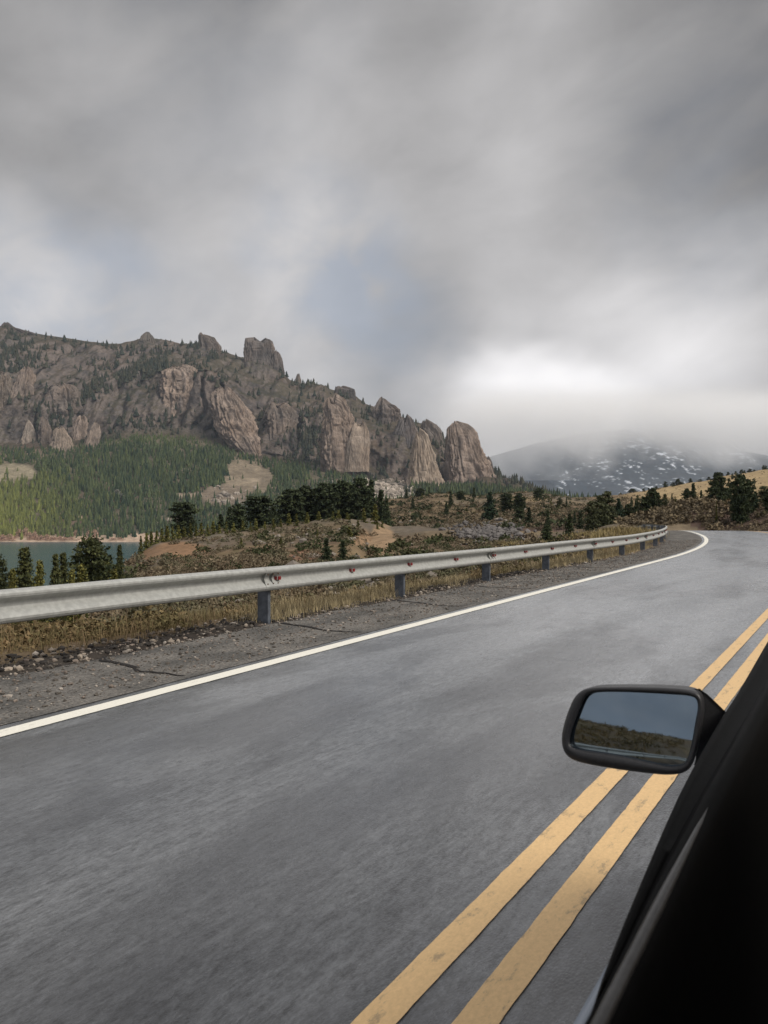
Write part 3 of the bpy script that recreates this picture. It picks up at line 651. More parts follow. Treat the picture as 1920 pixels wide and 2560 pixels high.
def scatter_mount(n, weight):
    """random points on the mountain sheet, weight = probability over grid cells"""
    p = (weight / weight.sum()).ravel(); idx = rs.choice(p.size, n, p=p); a_, b_ = np.unravel_index(idx, weight.shape)
    a_ = np.clip(a_, 0, PX2.shape[0] - 2); b_ = np.clip(b_, 0, PX2.shape[1] - 2); f1 = rs.random(n)[:, None]; f2 = rs.random(n)[:, None]
    G3 = np.stack([PX2, PY2, PZ2], -1)
    P = G3[a_, b_] * (1 - f1) * (1 - f2) + G3[a_ + 1, b_] * f1 * (1 - f2) + G3[a_, b_ + 1] * (1 - f1) * f2 + G3[a_ + 1, b_ + 1] * f1 * f2
    return P, a_, b_
area = np.abs(np.gradient(PX2, axis=1)) * np.hypot(np.gradient(PY2, axis=0), np.gradient(PZ2, axis=0))
bare = np.zeros_like(PU)
for (pu, pv, ru, rv) in ((35, 1185, 66, 24), (615, 1195, 68, 44), (555, 1240, 62, 24), (960, 1230, 90, 34), (470, 1240, 34, 8), (200, 1295, 10, 6), (880, 1165, 70, 18), (330, 1300, 12, 8), (430, 1303, 34, 9)):
    bare = np.maximum(bare, 1 - sstep(.75, 1.2, ((PU - pu) / ru) ** 2 + ((PV - pv) / rv) ** 2 + .9 * n1_ + .5 * n2_))
low = sstep(.02, .05, SEG) * (1 - sstep(.97, 1.12, SEG + .10 * n1_))
wgt = area * low * (1 - .97 * bare) * np.where(PU < 760, 1.0, np.where(PU < 1400, .45, .2)) * (0.5 + .5 * sstep(-.5, .2, n1_ + .5 * n2_)) * (PU > -350)
P, a_, b_ = scatter_mount(12500, wgt)
yellower = np.clip(sstep(.0, .8, 1 - SEG[a_, b_]) * sstep(300, -50, PU[a_, b_]) + .15 * rs.normal(size=len(P)), 0, 1)[:, None]  # tree colour turns yellow-green towards the lower left of the forest
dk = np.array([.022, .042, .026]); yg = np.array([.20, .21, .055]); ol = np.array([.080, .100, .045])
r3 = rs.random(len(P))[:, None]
col = dk * (1 - r3) + ol * r3; col = col + (yg - col) * yellower * .8
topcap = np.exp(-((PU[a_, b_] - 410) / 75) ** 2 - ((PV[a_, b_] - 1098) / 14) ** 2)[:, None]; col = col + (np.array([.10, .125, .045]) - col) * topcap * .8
hh_ = rs.uniform(6, 12, len(P)) * (1 + .15 * rs.normal(size=len(P))); hh_ = np.clip(hh_, 4, 15) * (1 - .35 * sstep(.8, 1.0, SEG[a_, b_]))
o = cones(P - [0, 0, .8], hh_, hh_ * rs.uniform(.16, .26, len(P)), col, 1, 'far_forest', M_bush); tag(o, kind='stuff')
# scattered trees and brush among the cliffs
band = np.exp(-((PV - (1000 - (PU - 190) * .42)) / 17.0) ** 2) * ((PU > 170) & (PU < 420)) * 9 + np.exp(-(((PU - 130) / 40) ** 2 + ((PV - 1035) / 28) ** 2)) * 7 \
    + np.exp(-(((PU - 770) / 40) ** 2 + ((PV - 1110) / 55) ** 2)) * 9 + np.exp(-(((PU - 350) / 60) ** 2 + ((PV - 1065) / 20) ** 2)) * 5 + np.exp(-(((PU - 590) / 40) ** 2 + ((PV - 1070) / 26) ** 2)) * 6 \
    + np.exp(-(((PU - 480) / 14) ** 2 + ((PV - 868) / 12) ** 2)) * 6 + np.exp(-(((PU - 30) / 50) ** 2 + ((PV - 900) / 40) ** 2)) * 3 + sstep(950, 1300, PU) * sstep(0, .3, SEG) * 1.5
w2 = area * ((SEG > 1.0) & (SEG < 3.97)) * (.25 + band + 1.3 * sstep(.05, .5, n1_) + 2.2 * (SEG < 1.7) * sstep(-.2, .4, n2_)) * (1 - .8 * bare) * (PU > -300) + area * (SEG > .3) * (SEG < 1.05) * (PU > 1000) * 1.0
P, a_, b_ = scatter_mount(3800, w2)
h2 = np.clip(rs.gamma(4, 1.5, len(P)), 2.2, 11) * (1 + .3 * (SEG[a_, b_] > 2)); r3 = rs.random(len(P))[:, None]
o = cones(P - [0, 0, .6], h2, h2 * rs.uniform(.22, .42, len(P)), np.array([.026, .036, .028]) * (1 - r3) + np.array([.065, .062, .042]) * r3, 2, 'mountain_scrub', M_bush); tag(o, kind='stuff')

# boulders at the foot of the cliffs
def stones(P, rad, col, name, mat, flat=.7, seed=3):
    ico = bpy.data.meshes.new('tmp'); import bmesh
    bm = bmesh.new(); bmesh.ops.create_icosphere(bm, subdivisions=1, radius=1); bm.to_mesh(ico); bm.free()
    v0 = np.array([v.co[:] for v in ico.vertices]); f0 = np.array([p.vertices[:] for p in ico.polygons]); bpy.data.meshes.remove(ico)
    r = np.random.default_rng(seed); n = len(P)
    sc = rad[:, None, None] * r.uniform(.6, 1.25, (n, 1, 3)) * np.array([1, 1, flat]); V = v0[None] * sc * r.uniform(.72, 1.2, (n, len(v0), 1))
    a = r.uniform(0, 6.28, n); c_, s_ = np.cos(a)[:, None], np.sin(a)[:, None]
    V = np.stack([V[..., 0] * c_ - V[..., 1] * s_, V[..., 0] * s_ + V[..., 1] * c_, V[..., 2]], -1) + P[:, None]
    Fc = (f0[None] + np.arange(n)[:, None, None] * len(v0)).reshape(-1, 3)
    return mesh_np(name, V.reshape(-1, 3), Fc, mat, np.repeat(col, len(v0), 0))
w3 = area * np.maximum(np.exp(-(((PU - 960) / 75) ** 2 + ((PV - 1228) / 26) ** 2)), .5 * np.exp(-(((PU - 560) / 50) ** 2 + ((PV - 1245) / 20) ** 2))) * (SEG < 2) + area * .6 * np.exp(-(((PU - 430) / 34) ** 2 + ((PV - 1305) / 7) ** 2))
P, a_, b_ = scatter_mount(900, w3); rad = np.clip(rs.gamma(2.2, 1.0, len(P)), .8, 7)
g = rs.uniform(.55, 1.1, len(P))[:, None]
tag(stones(P, rad, np.array([.36, .31, .26]) * g, 'scree_boulders', M_cliff, .8), kind='stuff')

# ------------------------------------------------------------------ trees with branches and leaf clumps
def tris_at(C, n_each, spread, size, col, r, flat=.6):
    n = len(C); C = np.repeat(C, n_each, 0); cl = np.repeat(col, n_each, 0); spread = np.repeat(spread, n_each)[:, None]
    c = C + r.normal(0, 1, C.shape) * spread * np.array([1, 1, flat])
    a = r.normal(0, 1, c.shape); a /= np.linalg.norm(a, axis=1)[:, None]; b = r.normal(0, 1, c.shape); b -= (a * b).sum(1)[:, None] * a; b /= np.linalg.norm(b, axis=1)[:, None]
    s = size * r.uniform(.6, 1.4, (len(c), 1))
    V = np.stack([c - a * s * .6 - b * s * .3, c + a * s * .6 - b * s * .25, c + b * s * .75], 1).reshape(-1, 3)
    return V, np.repeat(cl * r.uniform(.72, 1.28, (len(c), 1)), 3, 0)
def tree_meshes(kind, seed, wr, colA, colB, nb=9, tiers=17, size=.034, each=9):
    r = np.random.default_rng(seed); C, SP, CO = [], [], []; limbs = MB()
    for k in range(tiers):
        h0 = .05 + .93 * (k + r.uniform(-.3, .3)) / (tiers - 1); h0 = min(max(h0, .04), .99); h = h0
        if kind == 'cone': Rk = wr * (1 - h) ** 1.0 * (.9 + .25 * r.random()) + .012
        elif kind == 'round': Rk = wr * math.sqrt(max(0, 1 - ((h - .42) / .60) ** 2)) * (.8 + .35 * r.random()) + .01
        else: Rk = wr * (math.sqrt(max(0, 1 - ((h - .62) / .42) ** 2)) if h > .28 else .25) * (.75 + .45 * r.random()) + .01
        for j in range(nb):
            h = min(max(h0 + r.uniform(-.5, .5) / tiers, .03), .99)
            a = r.uniform(0, 6.28); L = Rk * r.uniform(.55, 1.12); lift = {'cone': -.12, 'round': .10, 'open': .02}[kind] * L
            nseg = max(2, int(L / .045)); q = np.linspace(.3 if kind != 'cone' else .15, 1, nseg)
            pts = np.stack([np.cos(a) * L * q, np.sin(a) * L * q, h + lift * q + r.uniform(-.01, .01)], -1)
            C.append(pts); SP.append(np.full(nseg, .018 + .018 * (1 - h))); mixv = r.random() * .8 + .2 * h
            CO.append(np.repeat((colA * (1 - mixv) + colB * mixv)[None], nseg, 0))
            if j < 3 and k % 2 == 0:
                d = np.array([np.cos(a) * L * .9, np.sin(a) * L * .9, lift]); p0 = np.array([0, 0, h - .02]); s_ = np.array([-np.sin(a), np.cos(a), 0])
                limbs.sweep([[p0 + s_ * .006, p0 - s_ * .003 + [0, 0, .006], p0 - s_ * .003 - [0, 0, .006]], [p0 + d + s_ * .0015, p0 + d - s_ * .001 + [0, 0, .0015], p0 + d - s_ * .001 - [0, 0, .0015]]])
    V, c = tris_at(np.concatenate(C), each, np.concatenate(SP), size, np.concatenate(CO), r)
    rings = []
    for i, z in enumerate(np.linspace(-.04, .93, 8)):
        rr = .022 * (1 - z * .93) * (1.25 if i == 0 else 1); ph = np.linspace(0, 2 * np.pi, 8, endpoint=False); ox = .008 * math.sin(i * 1.7 + seed)
        rings.append(np.stack([ox + rr * np.cos(ph), rr * np.sin(ph), 0 * ph + z], -1))
    limbs.sweep(rings)
    return V, c, limbs
PROTO = {}
def make_proto(key, name, *a, **k):
    V, c, limbs = tree_meshes(*a, **k)
    root = empty(name, (0, 0, 0)); root['proto'] = 1
    mesh_np('crown', V, np.arange(len(V)).reshape(-1, 3), M_leaf, np.clip(c, .004, .5), parent=root)
    limbs.build('trunk', M_bark, root)
    PROTO[key] = [root, False]
DK1, DK2 = np.array([.022, .034, .019]), np.array([.070, .086, .040])
MG1, MG2 = np.array([.028, .045, .018]), np.array([.075, .090, .030])
YG1, YG2 = np.array([.07, .08, .02]), np.array([.19, .175, .05])
BG1, BG2 = np.array([.022, .042, .026]), np.array([.050, .075, .042])
make_proto('hero_a', 'conifer', 'cone', 1, .24, DK1, np.array([.085, .085, .028]), nb=13, tiers=24, size=.026, each=8)
make_proto('hero_b', 'conifer', 'round', 2, .25, DK1, np.array([.075, .080, .028]), nb=15, tiers=22, size=.026, each=8)
make_proto('hero_c', 'conifer', 'cone', 3, .20, np.array([.03, .04, .015]), YG2, nb=12, tiers=22, size=.026, each=8)
make_proto('dark_round', 'conifer', 'round', 4, .27, DK1, DK2, nb=12, tiers=16, size=.042, each=7)
make_proto('dark_round2', 'conifer', 'round', 14, .25, DK1, DK2, nb=11, tiers=15, size=.044, each=7)
make_proto('open', 'conifer', 'open', 5, .33, DK1, DK2, nb=16, tiers=13, size=.040, each=6)
make_proto('cone', 'conifer', 'cone', 6, .22, DK1, DK2, nb=9, tiers=18, size=.042, each=6)
make_proto('blue', 'conifer', 'cone', 7, .30, BG1, BG2, nb=10, tiers=16, size=.045, each=6)
make_proto('young', 'young_conifer', 'cone', 8, .22, YG1, YG2, nb=7, tiers=12, size=.06, each=5)
make_proto('young2', 'young_conifer', 'cone', 18, .26, MG1, YG2, nb=7, tiers=11, size=.06, each=5)
make_proto('pale', 'conifer', 'round', 9, .28, np.array([.045, .055, .028]), np.array([.105, .11, .055]), nb=11, tiers=14, size=.045, each=6)
make_proto('tiny', 'conifer', 'round', 10, .30, DK1, DK2, nb=5, tiers=9, size=.09, each=4)
def kids(o): return [c for c in scn.collection.objects if c.parent == o]
KID = {k: kids(p[0]) for k, p in PROTO.items()}
def place_tree(key, u, vtop, vbase, wpx, label, group, Yfix=None, cat=None, sink=.3, nat=None):
    root, used = PROTO[key]
    if Yfix: Yt_ = Yfix; Xt = (u - UC) / F * Yt_; zt_ = float(H(Xt, Yt_)); zb_ = zt_ if vbase is None else min(zt_, zc(vbase, Yt_))
    else: Xt, Yt_, zb_ = hit(u, vbase)
    ztop = zc(vtop, Yt_); h = max(ztop - zb_ + sink, .5); wnat = {'hero_a': .24, 'hero_b': .25, 'hero_c': .2, 'dark_round': .27, 'dark_round2': .25, 'open': .33, 'cone': .22, 'blue': .3, 'young': .22, 'young2': .26, 'pale': .28, 'tiny': .3}[key] * 2
    wx = wpx / F * Yt_ / wnat / h
    if not used: o = root; PROTO[key][1] = True; del o['proto']
    else:
        o = root.copy(); scn.collection.objects.link(o)
        for ch in KID[key]:
            c = ch.copy(); scn.collection.objects.link(c); c.parent = o
    o.location = (float(Xt), float(Yt_), float(zb_ - sink)); o.rotation_euler = (0, 0, rs.uniform(0, 6.28))
    o.scale = (h * wx, h * wx, h)
    return tag(o, label, cat or 'tree', group)
ORD = ['first', 'second', 'third', 'fourth', 'fifth', 'sixth', 'seventh', 'eighth', 'ninth', 'tenth', 'eleventh', 'twelfth', 'thirteenth', 'fourteenth', 'fifteenth', 'sixteenth', 'seventeenth', 'eighteenth', 'nineteenth', 'twentieth',
       'twenty-first', 'twenty-second', 'twenty-third', 'twenty-fourth', 'twenty-fifth', 'twenty-sixth', 'twenty-seventh', 'twenty-eighth', 'twenty-ninth', 'thirtieth', 'thirty-first', 'thirty-second', 'thirty-third', 'thirty-fourth']
GL = 'trees below the road in front of the lake'
for key, u, vt_, w_, Yv, lb in (
    ('hero_b', -14, 1384, 60, 44, 'dark conifer cut by the left picture edge, in front of the lake'),
    ('hero_a', 61, 1372, 84, 46, 'tall pointed conifer in front of the lake, first whole one from the left'),
    ('hero_c', 32, 1425, 46, 40, 'low yellow-green conifer at the left foot of the tall pointed one'),
    ('hero_c', 100, 1405, 52, 42, 'short olive conifer between the tall pointed one and the twin tops'),
    ('hero_a', 139, 1388, 50, 47, 'left one of the twin conifers with narrow tops against the lake'),
    ('hero_a', 158, 1385, 56, 48, 'right one of the twin conifers with narrow tops against the lake'),
    ('hero_c', 180, 1425, 44, 43, 'small conifer filling the gap between the twins and the biggest lakeside tree'),
    ('hero_b', 228, 1348, 92, 50, 'biggest lakeside conifer, with a rounded dark head against the water'),
    ('hero_c', 205, 1415, 56, 45, 'olive conifer growing in front of the biggest lakeside tree'),
    ('hero_c', 262, 1385, 50, 52, 'olive conifer touching the right side of the biggest lakeside tree'),
    ('hero_a', 299, 1364, 36, 60, 'slim conifer standing alone against the last strip of water'),
    ('hero_c', 285, 1425, 50, 50, 'bushy low conifer at the foot of the slim lone one')):
    place_tree(key, u, vt_, None, w_ * 1.2, lb, GL, Yfix=Yv, sink=.5)
GB = 'dark pines along the crest of the near ridge'
for key, u, vt_, vb_, w_, Yv, lb in (
    ('open', 461, 1257, 1330, 72, 118, 'flat topped dark pine at the left end of the ridge crest'),
    ('cone', 552, 1287, 1335, 42, 120, 'lower cone shaped pine, left of the three close together on the ridge'),
    ('cone', 574, 1268, 1332, 38, 121, 'middle cone shaped pine of the three close together on the ridge'),
    ('dark_round2', 595, 1261, 1330, 44, 122, 'right and tallest pine of the three close together on the ridge'),
    ('open', 650, 1241, 1318, 86, 124, 'spreading open crowned pine with sky-wide branches on the ridge'),
    ('cone', 684, 1266, 1318, 38, 126, 'slim pine leaning on the right side of the open crowned pine'),
    ('dark_round', 726, 1226, 1306, 72, 128, 'broad dark pine, left half of the pair in mid ridge'),
    ('dark_round2', 765, 1216, 1306, 72, 131, 'broad dark pine, right half of the pair in mid ridge'),
    ('dark_round', 812, 1210, 1300, 70, 130, 'very dark pine, left of the two tallest on the ridge'),
    ('dark_round2', 856, 1203, 1300, 64, 133, 'very dark pine, right of the two tallest on the ridge'),
    ('dark_round', 901, 1198, 1300, 66, 134, 'tallest pine of the ragged clump right of the two tallest'),
    ('cone', 928, 1202, 1298, 44, 138, 'narrow topped pine rising behind the ragged clump'),
    ('dark_round2', 884, 1226, 1302, 52, 131, 'lower pine filling the left side of the ragged clump'),
    ('cone', 953, 1226, 1300, 46, 136, 'stepped pine on the right slope of the ragged clump'),
    ('cone', 966, 1246, 1303, 32, 133, 'last and smallest pine at the right end of the ragged clump')):
    place_tree(key, u, vt_, None, w_, lb, GB, Yfix=Yv, sink=.6)
GY = 'young yellow-green pines below the ridge pines'
ys = [(352, 1341, 1372), (366, 1334, 1368), (378, 1330, 1362), (392, 1328, 1360), (405, 1322, 1353), (418, 1316, 1352), (431, 1318, 1350), (446, 1314, 1348), (460, 1318, 1347), (476, 1310, 1345), (490, 1316, 1342), (503, 1308, 1340),
      (519, 1312, 1338), (533, 1304, 1337), (548, 1312, 1335), (566, 1306, 1333), (584, 1308, 1332), (607, 1302, 1330), (626, 1306, 1328), (640, 1298, 1326), (662, 1304, 1323), (683, 1298, 1328), (702, 1298, 1318), (722, 1284, 1316),
      (741, 1286, 1314), (768, 1282, 1312), (797, 1280, 1310), (832, 1280, 1306), (846, 1276, 1306), (868, 1282, 1308), (873, 1290, 1310), (938, 1262, 1304), (910, 1272, 1302)]
for i, (u, vt_, vb_) in enumerate(ys):
    size = 'tall' if vb_ - vt_ > 31 else 'small'
    place_tree('young' if i % 3 else 'young2', u, vt_, None, (vb_ - vt_) * .62, '%s yellow-green young pine on the ridge crest, %s from the left of its row' % (size, ORD[i]), GY, Yfix=float(np.interp(u, [350, 470, 620, 870, 940], [97, 106, 111, 117, 121])) + (i % 3), sink=.4)
GS = 'small conifers on the shrubby slope of the near ridge'
for key, u, vt_, vb_, w_, lb in (
    ('young2', 603, 1346, 1368, 16, 'little dark conifer among low bushes, left one on the near slope'),
    ('young2', 702, 1346, 1378, 22, 'bright green small conifer in the middle of the near slope'),
    ('cone', 816, 1346, 1404, 40, 'green conifer just behind the guardrail below the ridge pines'),
    ('cone', 857, 1352, 1398, 34, 'dark conifer just behind the guardrail left of the bare earth spur'),
    ('young2', 794, 1325, 1348, 10, 'thin stalk like conifer high on the near slope'),
    ('young2', 648, 1330, 1350, 14, 'tiny conifer high on the near slope right of mid bushes'),
    ('young2', 873, 1318, 1348, 26, 'olive conifer on the left flank of the bare earth spur'),
    ('young2', 895, 1302, 1327, 20, 'young conifer at the head of the bare earth spur'),
    ('young2', 944, 1304, 1322, 12, 'left one of two tiny conifers at the top of the bare spur'),
    ('young2', 956, 1303, 1320, 14, 'right one of two tiny conifers at the top of the bare spur')):
    place_tree(key, u, vt_, vb_, w_, lb, GS, cat='tree')
GR = 'scattered conifers on the hills in the middle'
for i, (key, u, vt_, vb_, w_, lb) in enumerate((
    ('cone', 1017, 1223, 1247, 14, 'dark conifer at the foot of the boulder slope'),
    ('dark_round', 1050, 1221, 1241, 26, 'bushy wide conifer on the hill crest below the pyramid cliff'),
    ('young2', 1055, 1233, 1247, 9, 'dwarf conifer under the bushy wide one on the hill crest'),
    ('cone', 1073, 1217, 1236, 8, 'needle thin conifer on the hill crest below the pyramid cliff'),
    ('cone', 1032, 1244, 1273, 15, 'solitary dark cone shaped tree on the brown hill, leftmost'),
    ('cone', 1127, 1226, 1265, 17, 'dark columnar conifer on the brown hill, upper of two close together'),
    ('cone', 1116, 1254, 1288, 17, 'dark columnar conifer on the brown hill, lower of two close together'),
    ('dark_round', 1152, 1227, 1250, 24, 'round low dark conifer on the crest left of the last rock tower'),
    ('cone', 1185, 1218, 1244, 12, 'slender conifer on the crest under the last rock tower'),
    ('cone', 1183, 1241, 1257, 8, 'tiny conifer directly below the slender one on the crest'),
    ('blue', 1224, 1232, 1300, 54, 'broad blue-green conifer, the largest tree on the middle hill'),
    ('dark_round2', 1266, 1234, 1276, 34, 'dark dome shaped conifer right of the broad blue-green one'),
    ('dark_round', 1298, 1234, 1284, 30, 'dark leaning topped conifer right of the dark dome shaped one'),
    ('cone', 1312, 1250, 1272, 8, 'sliver of a conifer touching the leaning topped one'),
    ('dark_round2', 1298, 1268, 1303, 26, 'dark bushy conifer below the leaning topped one'),
    ('cone', 1322, 1270, 1315, 28, 'dark full conifer lowest of the cluster right of the blue-green one'),
    ('dark_round', 1346, 1220, 1247, 26, 'dark round conifer on the hill crest against the snowy mountain'),
    ('cone', 1370, 1276, 1324, 22, 'upright dark conifer standing over its twin behind the guardrail'),
    ('dark_round', 1367, 1314, 1360, 28, 'dark bushy conifer right behind the guardrail, below the upright one'),
    ('young2', 1378, 1243, 1263, 10, 'small conifer on the far slope, right of the crest one'),
    ('young2', 1372, 1238, 1256, 8, 'smaller conifer left beside the small far slope one'),
    ('pale', 1399, 1244, 1262, 16, 'pale round tree on the far slope'),
    ('cone', 1416, 1243, 1268, 7, 'very thin pole like conifer on the far slope'),
    ('cone', 1424, 1286, 1345, 34, 'dark green conifer behind the guardrail, left of a pair'),
    ('cone', 1450, 1279, 1322, 24, 'dark green conifer behind the guardrail, right of a pair'),
    ('cone', 1437, 1278, 1308, 14, 'small conifer peeping out between the pair behind the guardrail'),
    ('pale', 1478, 1254, 1300, 34, 'misty grey-green tree at the left of the grove before the curve'),
    ('pale', 1500, 1240, 1302, 44, 'grey-green leafy tree second in the grove before the curve'),
    ('pale', 1519, 1230, 1304, 46, 'tallest grey-green leafy tree of the grove before the curve'),
    ('blue', 1547, 1248, 1312, 44, 'darker conifer in the middle of the grove before the curve'),
    ('blue', 1523, 1286, 1328, 38, 'low green tree in front of the grove before the curve'),
    ('dark_round', 1572, 1262, 1312, 34, 'dark tree right of the middle conifer in the grove'),
    ('cone', 1590, 1252, 1310, 24, 'pointed greenish conifer left of the big dark crowned tree'),
    ('dark_round', 1630, 1222, 1300, 42, 'big dark crowned tree with a knob on top above the bend'),
    ('dark_round2', 1612, 1244, 1298, 30, 'left shoulder tree beside the big dark crowned one'),
    ('dark_round2', 1648, 1248, 1294, 28, 'right shoulder tree beside the big dark crowned one'),
    ('pale', 1662, 1236, 1276, 18, 'slim grey-green conifer on the bank right of the big dark crowned tree'),
    ('cone', 1579, 1242, 1262, 10, 'little brown-green conifer on the grass slope above the grove'),
    ('pale', 1594, 1239, 1275, 14, 'thin pale conifer above the left of the bend'))):
    place_tree(key, u, vt_, vb_, w_, lb, GR, Yfix=(70 + (u - 1420) * .12 if (1470 < u < 1575) else 86 if 1585 < u < 1670 and w_ > 20 else None), sink=.5)
GH = 'trees on the bank and grass hill at the right'
for key, u, vt_, vb_, w_, Yv, lb in (
    ('cone', 1733, 1209, 1262, 26, 90, 'sharp pointed dark conifer on top of the cut bank'),
    ('dark_round', 1717, 1222, 1262, 22, 92, 'rounded conifer leaning on the left of the sharp pointed one'),
    ('cone', 1753, 1226, 1260, 16, 94, 'low pointed conifer between the sharp one and the massive dark tree'),
    ('dark_round', 1795, 1183, 1262, 40, 88, 'massive dark tree with ragged top, left of two on the bank'),
    ('dark_round2', 1782, 1216, 1262, 34, 86, 'lower crown on the left side of the ragged topped tree'),
    ('dark_round2', 1818, 1220, 1262, 36, 90, 'dark tree joining the two massive crowns on the bank'),
    ('dark_round', 1850, 1189, 1284, 50, 71, 'massive dark tree reaching down the bank, right of two'),
    ('dark_round2', 1871, 1200, 1275, 38, 74, 'dark tree on the right flank of the massive bank tree'),
    ('blue', 1888, 1230, 1272, 34, 76, 'medium green conifer right of the massive bank trees'),
    ('pale', 1909, 1216, 1268, 34, 80, 'pale olive conifer near the right picture edge'),
    ('dark_round', 1928, 1218, 1282, 34, 72, 'dark tree cut by the right picture edge'),
    ('pale', 1822, 1197, 1230, 14, 110, 'thin pale tree top seen between the two massive dark trees'),
    ('young2', 1791, 1254, 1272, 9, 72, 'tiny upright conifer on the face of the bank'),
    ('young2', 1688, 1244, 1266, 12, 92, 'small green conifer on the bank top, left one of two'),
    ('young2', 1702, 1248, 1264, 16, 93, 'small green conifer on the bank top, right one of two'),
    ('cone', 1680, 1234, 1254, 10, 190, 'little dark conifer on the pale grass above the bank')):
    place_tree(key, u, vt_, None, w_, lb, GH, Yfix=Yv, sink=.5)
GK = 'tiny trees on the skyline of the grass hill'
for i, (u, vt_, w_, vb_) in enumerate(((1552, 1232, 9, 0), (1581, 1222, 22, 0), (1610, 1221, 10, 0), (1640, 1216, 12, 0), (1664, 1204, 12, 0), (1684, 1206, 14, 0), (1695, 1197, 14, 0), (1706, 1206, 12, 0), (1726, 1196, 10, 0), (1750, 1198, 12, 0), (1772, 1192, 10, 0), (1806, 1184, 8, 0), (1820, 1180, 9, 0),
                         (1831, 1184, 7, 1198), (1840, 1178, 8, 0), (1854, 1174, 10, 0), (1861, 1176, 7, 0), (1875, 1172, 12, 0), (1884, 1196, 12, 1210), (1886, 1174, 8, 0), (1909, 1163, 8, 0), (1915, 1164, 8, 0))):
    place_tree('tiny', u, vt_, None if not vb_ else vb_, w_, 'tiny dark tree on the skyline of the grass hill, %s from the left' % ORD[i] if not vb_ else ('tiny tree standing below the skyline on the grass hill, %s one' % ('left' if u < 1850 else 'right')), GK, Yfix=(385 if not vb_ else None), sink=.3)
# bushes of the far shore
def bush_mesh(seed, colA, colB, n=260, size=.10, each=5, flat=.6):
    r = np.random.default_rng(seed); ph = r.uniform(0, 6.28, n); ct = r.uniform(-.1, 1, n); rad = r.uniform(.55, 1.0, n) * (1 + .22 * np.sin(ph * 3 + seed) + .12 * np.sin(ph * 5))
    st = np.sqrt(np.clip(1 - ct * ct, 0, 1)); C = np.stack([rad * st * np.cos(ph), rad * st * np.sin(ph), np.clip(rad * ct, 0, 9)], -1)
    mixv = r.random((n, 1)); V, c = tris_at(C, each, np.full(n, .09), size, colA * (1 - mixv) + colB * mixv, r); return V, c
W1, W2 = np.array([.34, .21, .15]), np.array([.52, .35, .26])
BV, BC = bush_mesh(3, W1, W2, 330, .11)
wil = mesh_np('willow_bush', BV, np.arange(len(BV)).reshape(-1, 3), M_bush, BC)
first = True
for u, vt_, w_, lb in ((20, 1336, 46, 'low wide coppery bush on the far shore at the left picture edge'), (61, 1322, 40, 'tall domed coppery bush on the far shore, leftmost dome'), (84, 1330, 30, 'coppery bush touching the right of the leftmost dome'),
                       (114, 1337, 40, 'low coppery bush on the shore, between leftmost dome and bay'), (146, 1341, 38, 'flattest coppery bush on the far shore'), (187, 1327, 28, 'ball shaped coppery bush set back on the shore'), (174, 1343, 40, 'low reddish bush below the ball shaped one'),
                       (205, 1346, 30, 'smallest low bush between the two domes'), (233, 1326, 38, 'biggest domed pinkish bush on the far shore'), (264, 1350, 24, 'low pale bush right of the biggest dome'), (294, 1344, 42, 'reddish dome bush on the shore, last before the ridge'), (-10, 1340, 40, 'coppery bush beyond the left picture edge on the far shore')):
    o = wil if first else wil.copy()
    if not first: scn.collection.objects.link(o)
    first = False; Yb = 899.0 + (8 if vt_ < 1330 else 0); o.location = ((u - UC) / F * Yb, Yb, L_ + .3); hb = zc(vt_, Yb) - L_ - .3
    o.scale = (w_ / 2 / F * Yb, w_ / 2 / F * Yb * .7, hb); o.rotation_euler = (0, 0, 0.0); tag(o, lb, 'bush', 'coppery bushes on the far shore')
r_ = np.random.default_rng(12); C = np.stack([r_.normal(0, .16, 300) * 1, r_.normal(0, .16, 300), r_.uniform(.1, 1, 300)], -1); C[:, :2] *= (1.15 - C[:, 2:3])
V, c = tris_at(C, 5, np.full(300, .04), .09, np.repeat(np.array([[.23, .22, .19]]), 300, 0), r_)
for k, (u, vt_, w_, Yb, lb) in enumerate(((293, 1277, 30, 1000, 'tall bare whitish tree in the dark far forest'), (306, 1298, 16, 990, 'shorter bare whitish tree beside the tall one'), (114, 1270, 10, 1010, 'thin bare pale tree in the left far forest'))):
    o = mesh_np('bare_tree', V, np.arange(len(V)).reshape(-1, 3), M_bush, c); X0 = (u - UC) / F * Yb
    jj = np.argmin(np.abs(mu - u)); ii = np.argmin(np.abs(PY2[:150, jj] - Yb)); Zb = PZ2[ii, jj]; o.location = (X0, PY2[ii, jj], Zb); hb = zc(vt_, PY2[ii, jj]) - Zb; hb = min(max(hb, 8), 26)
    o.scale = (w_ / F * Yb, w_ / F * Yb, hb); tag(o, lb, 'tree', 'bare pale trees in the far forest')

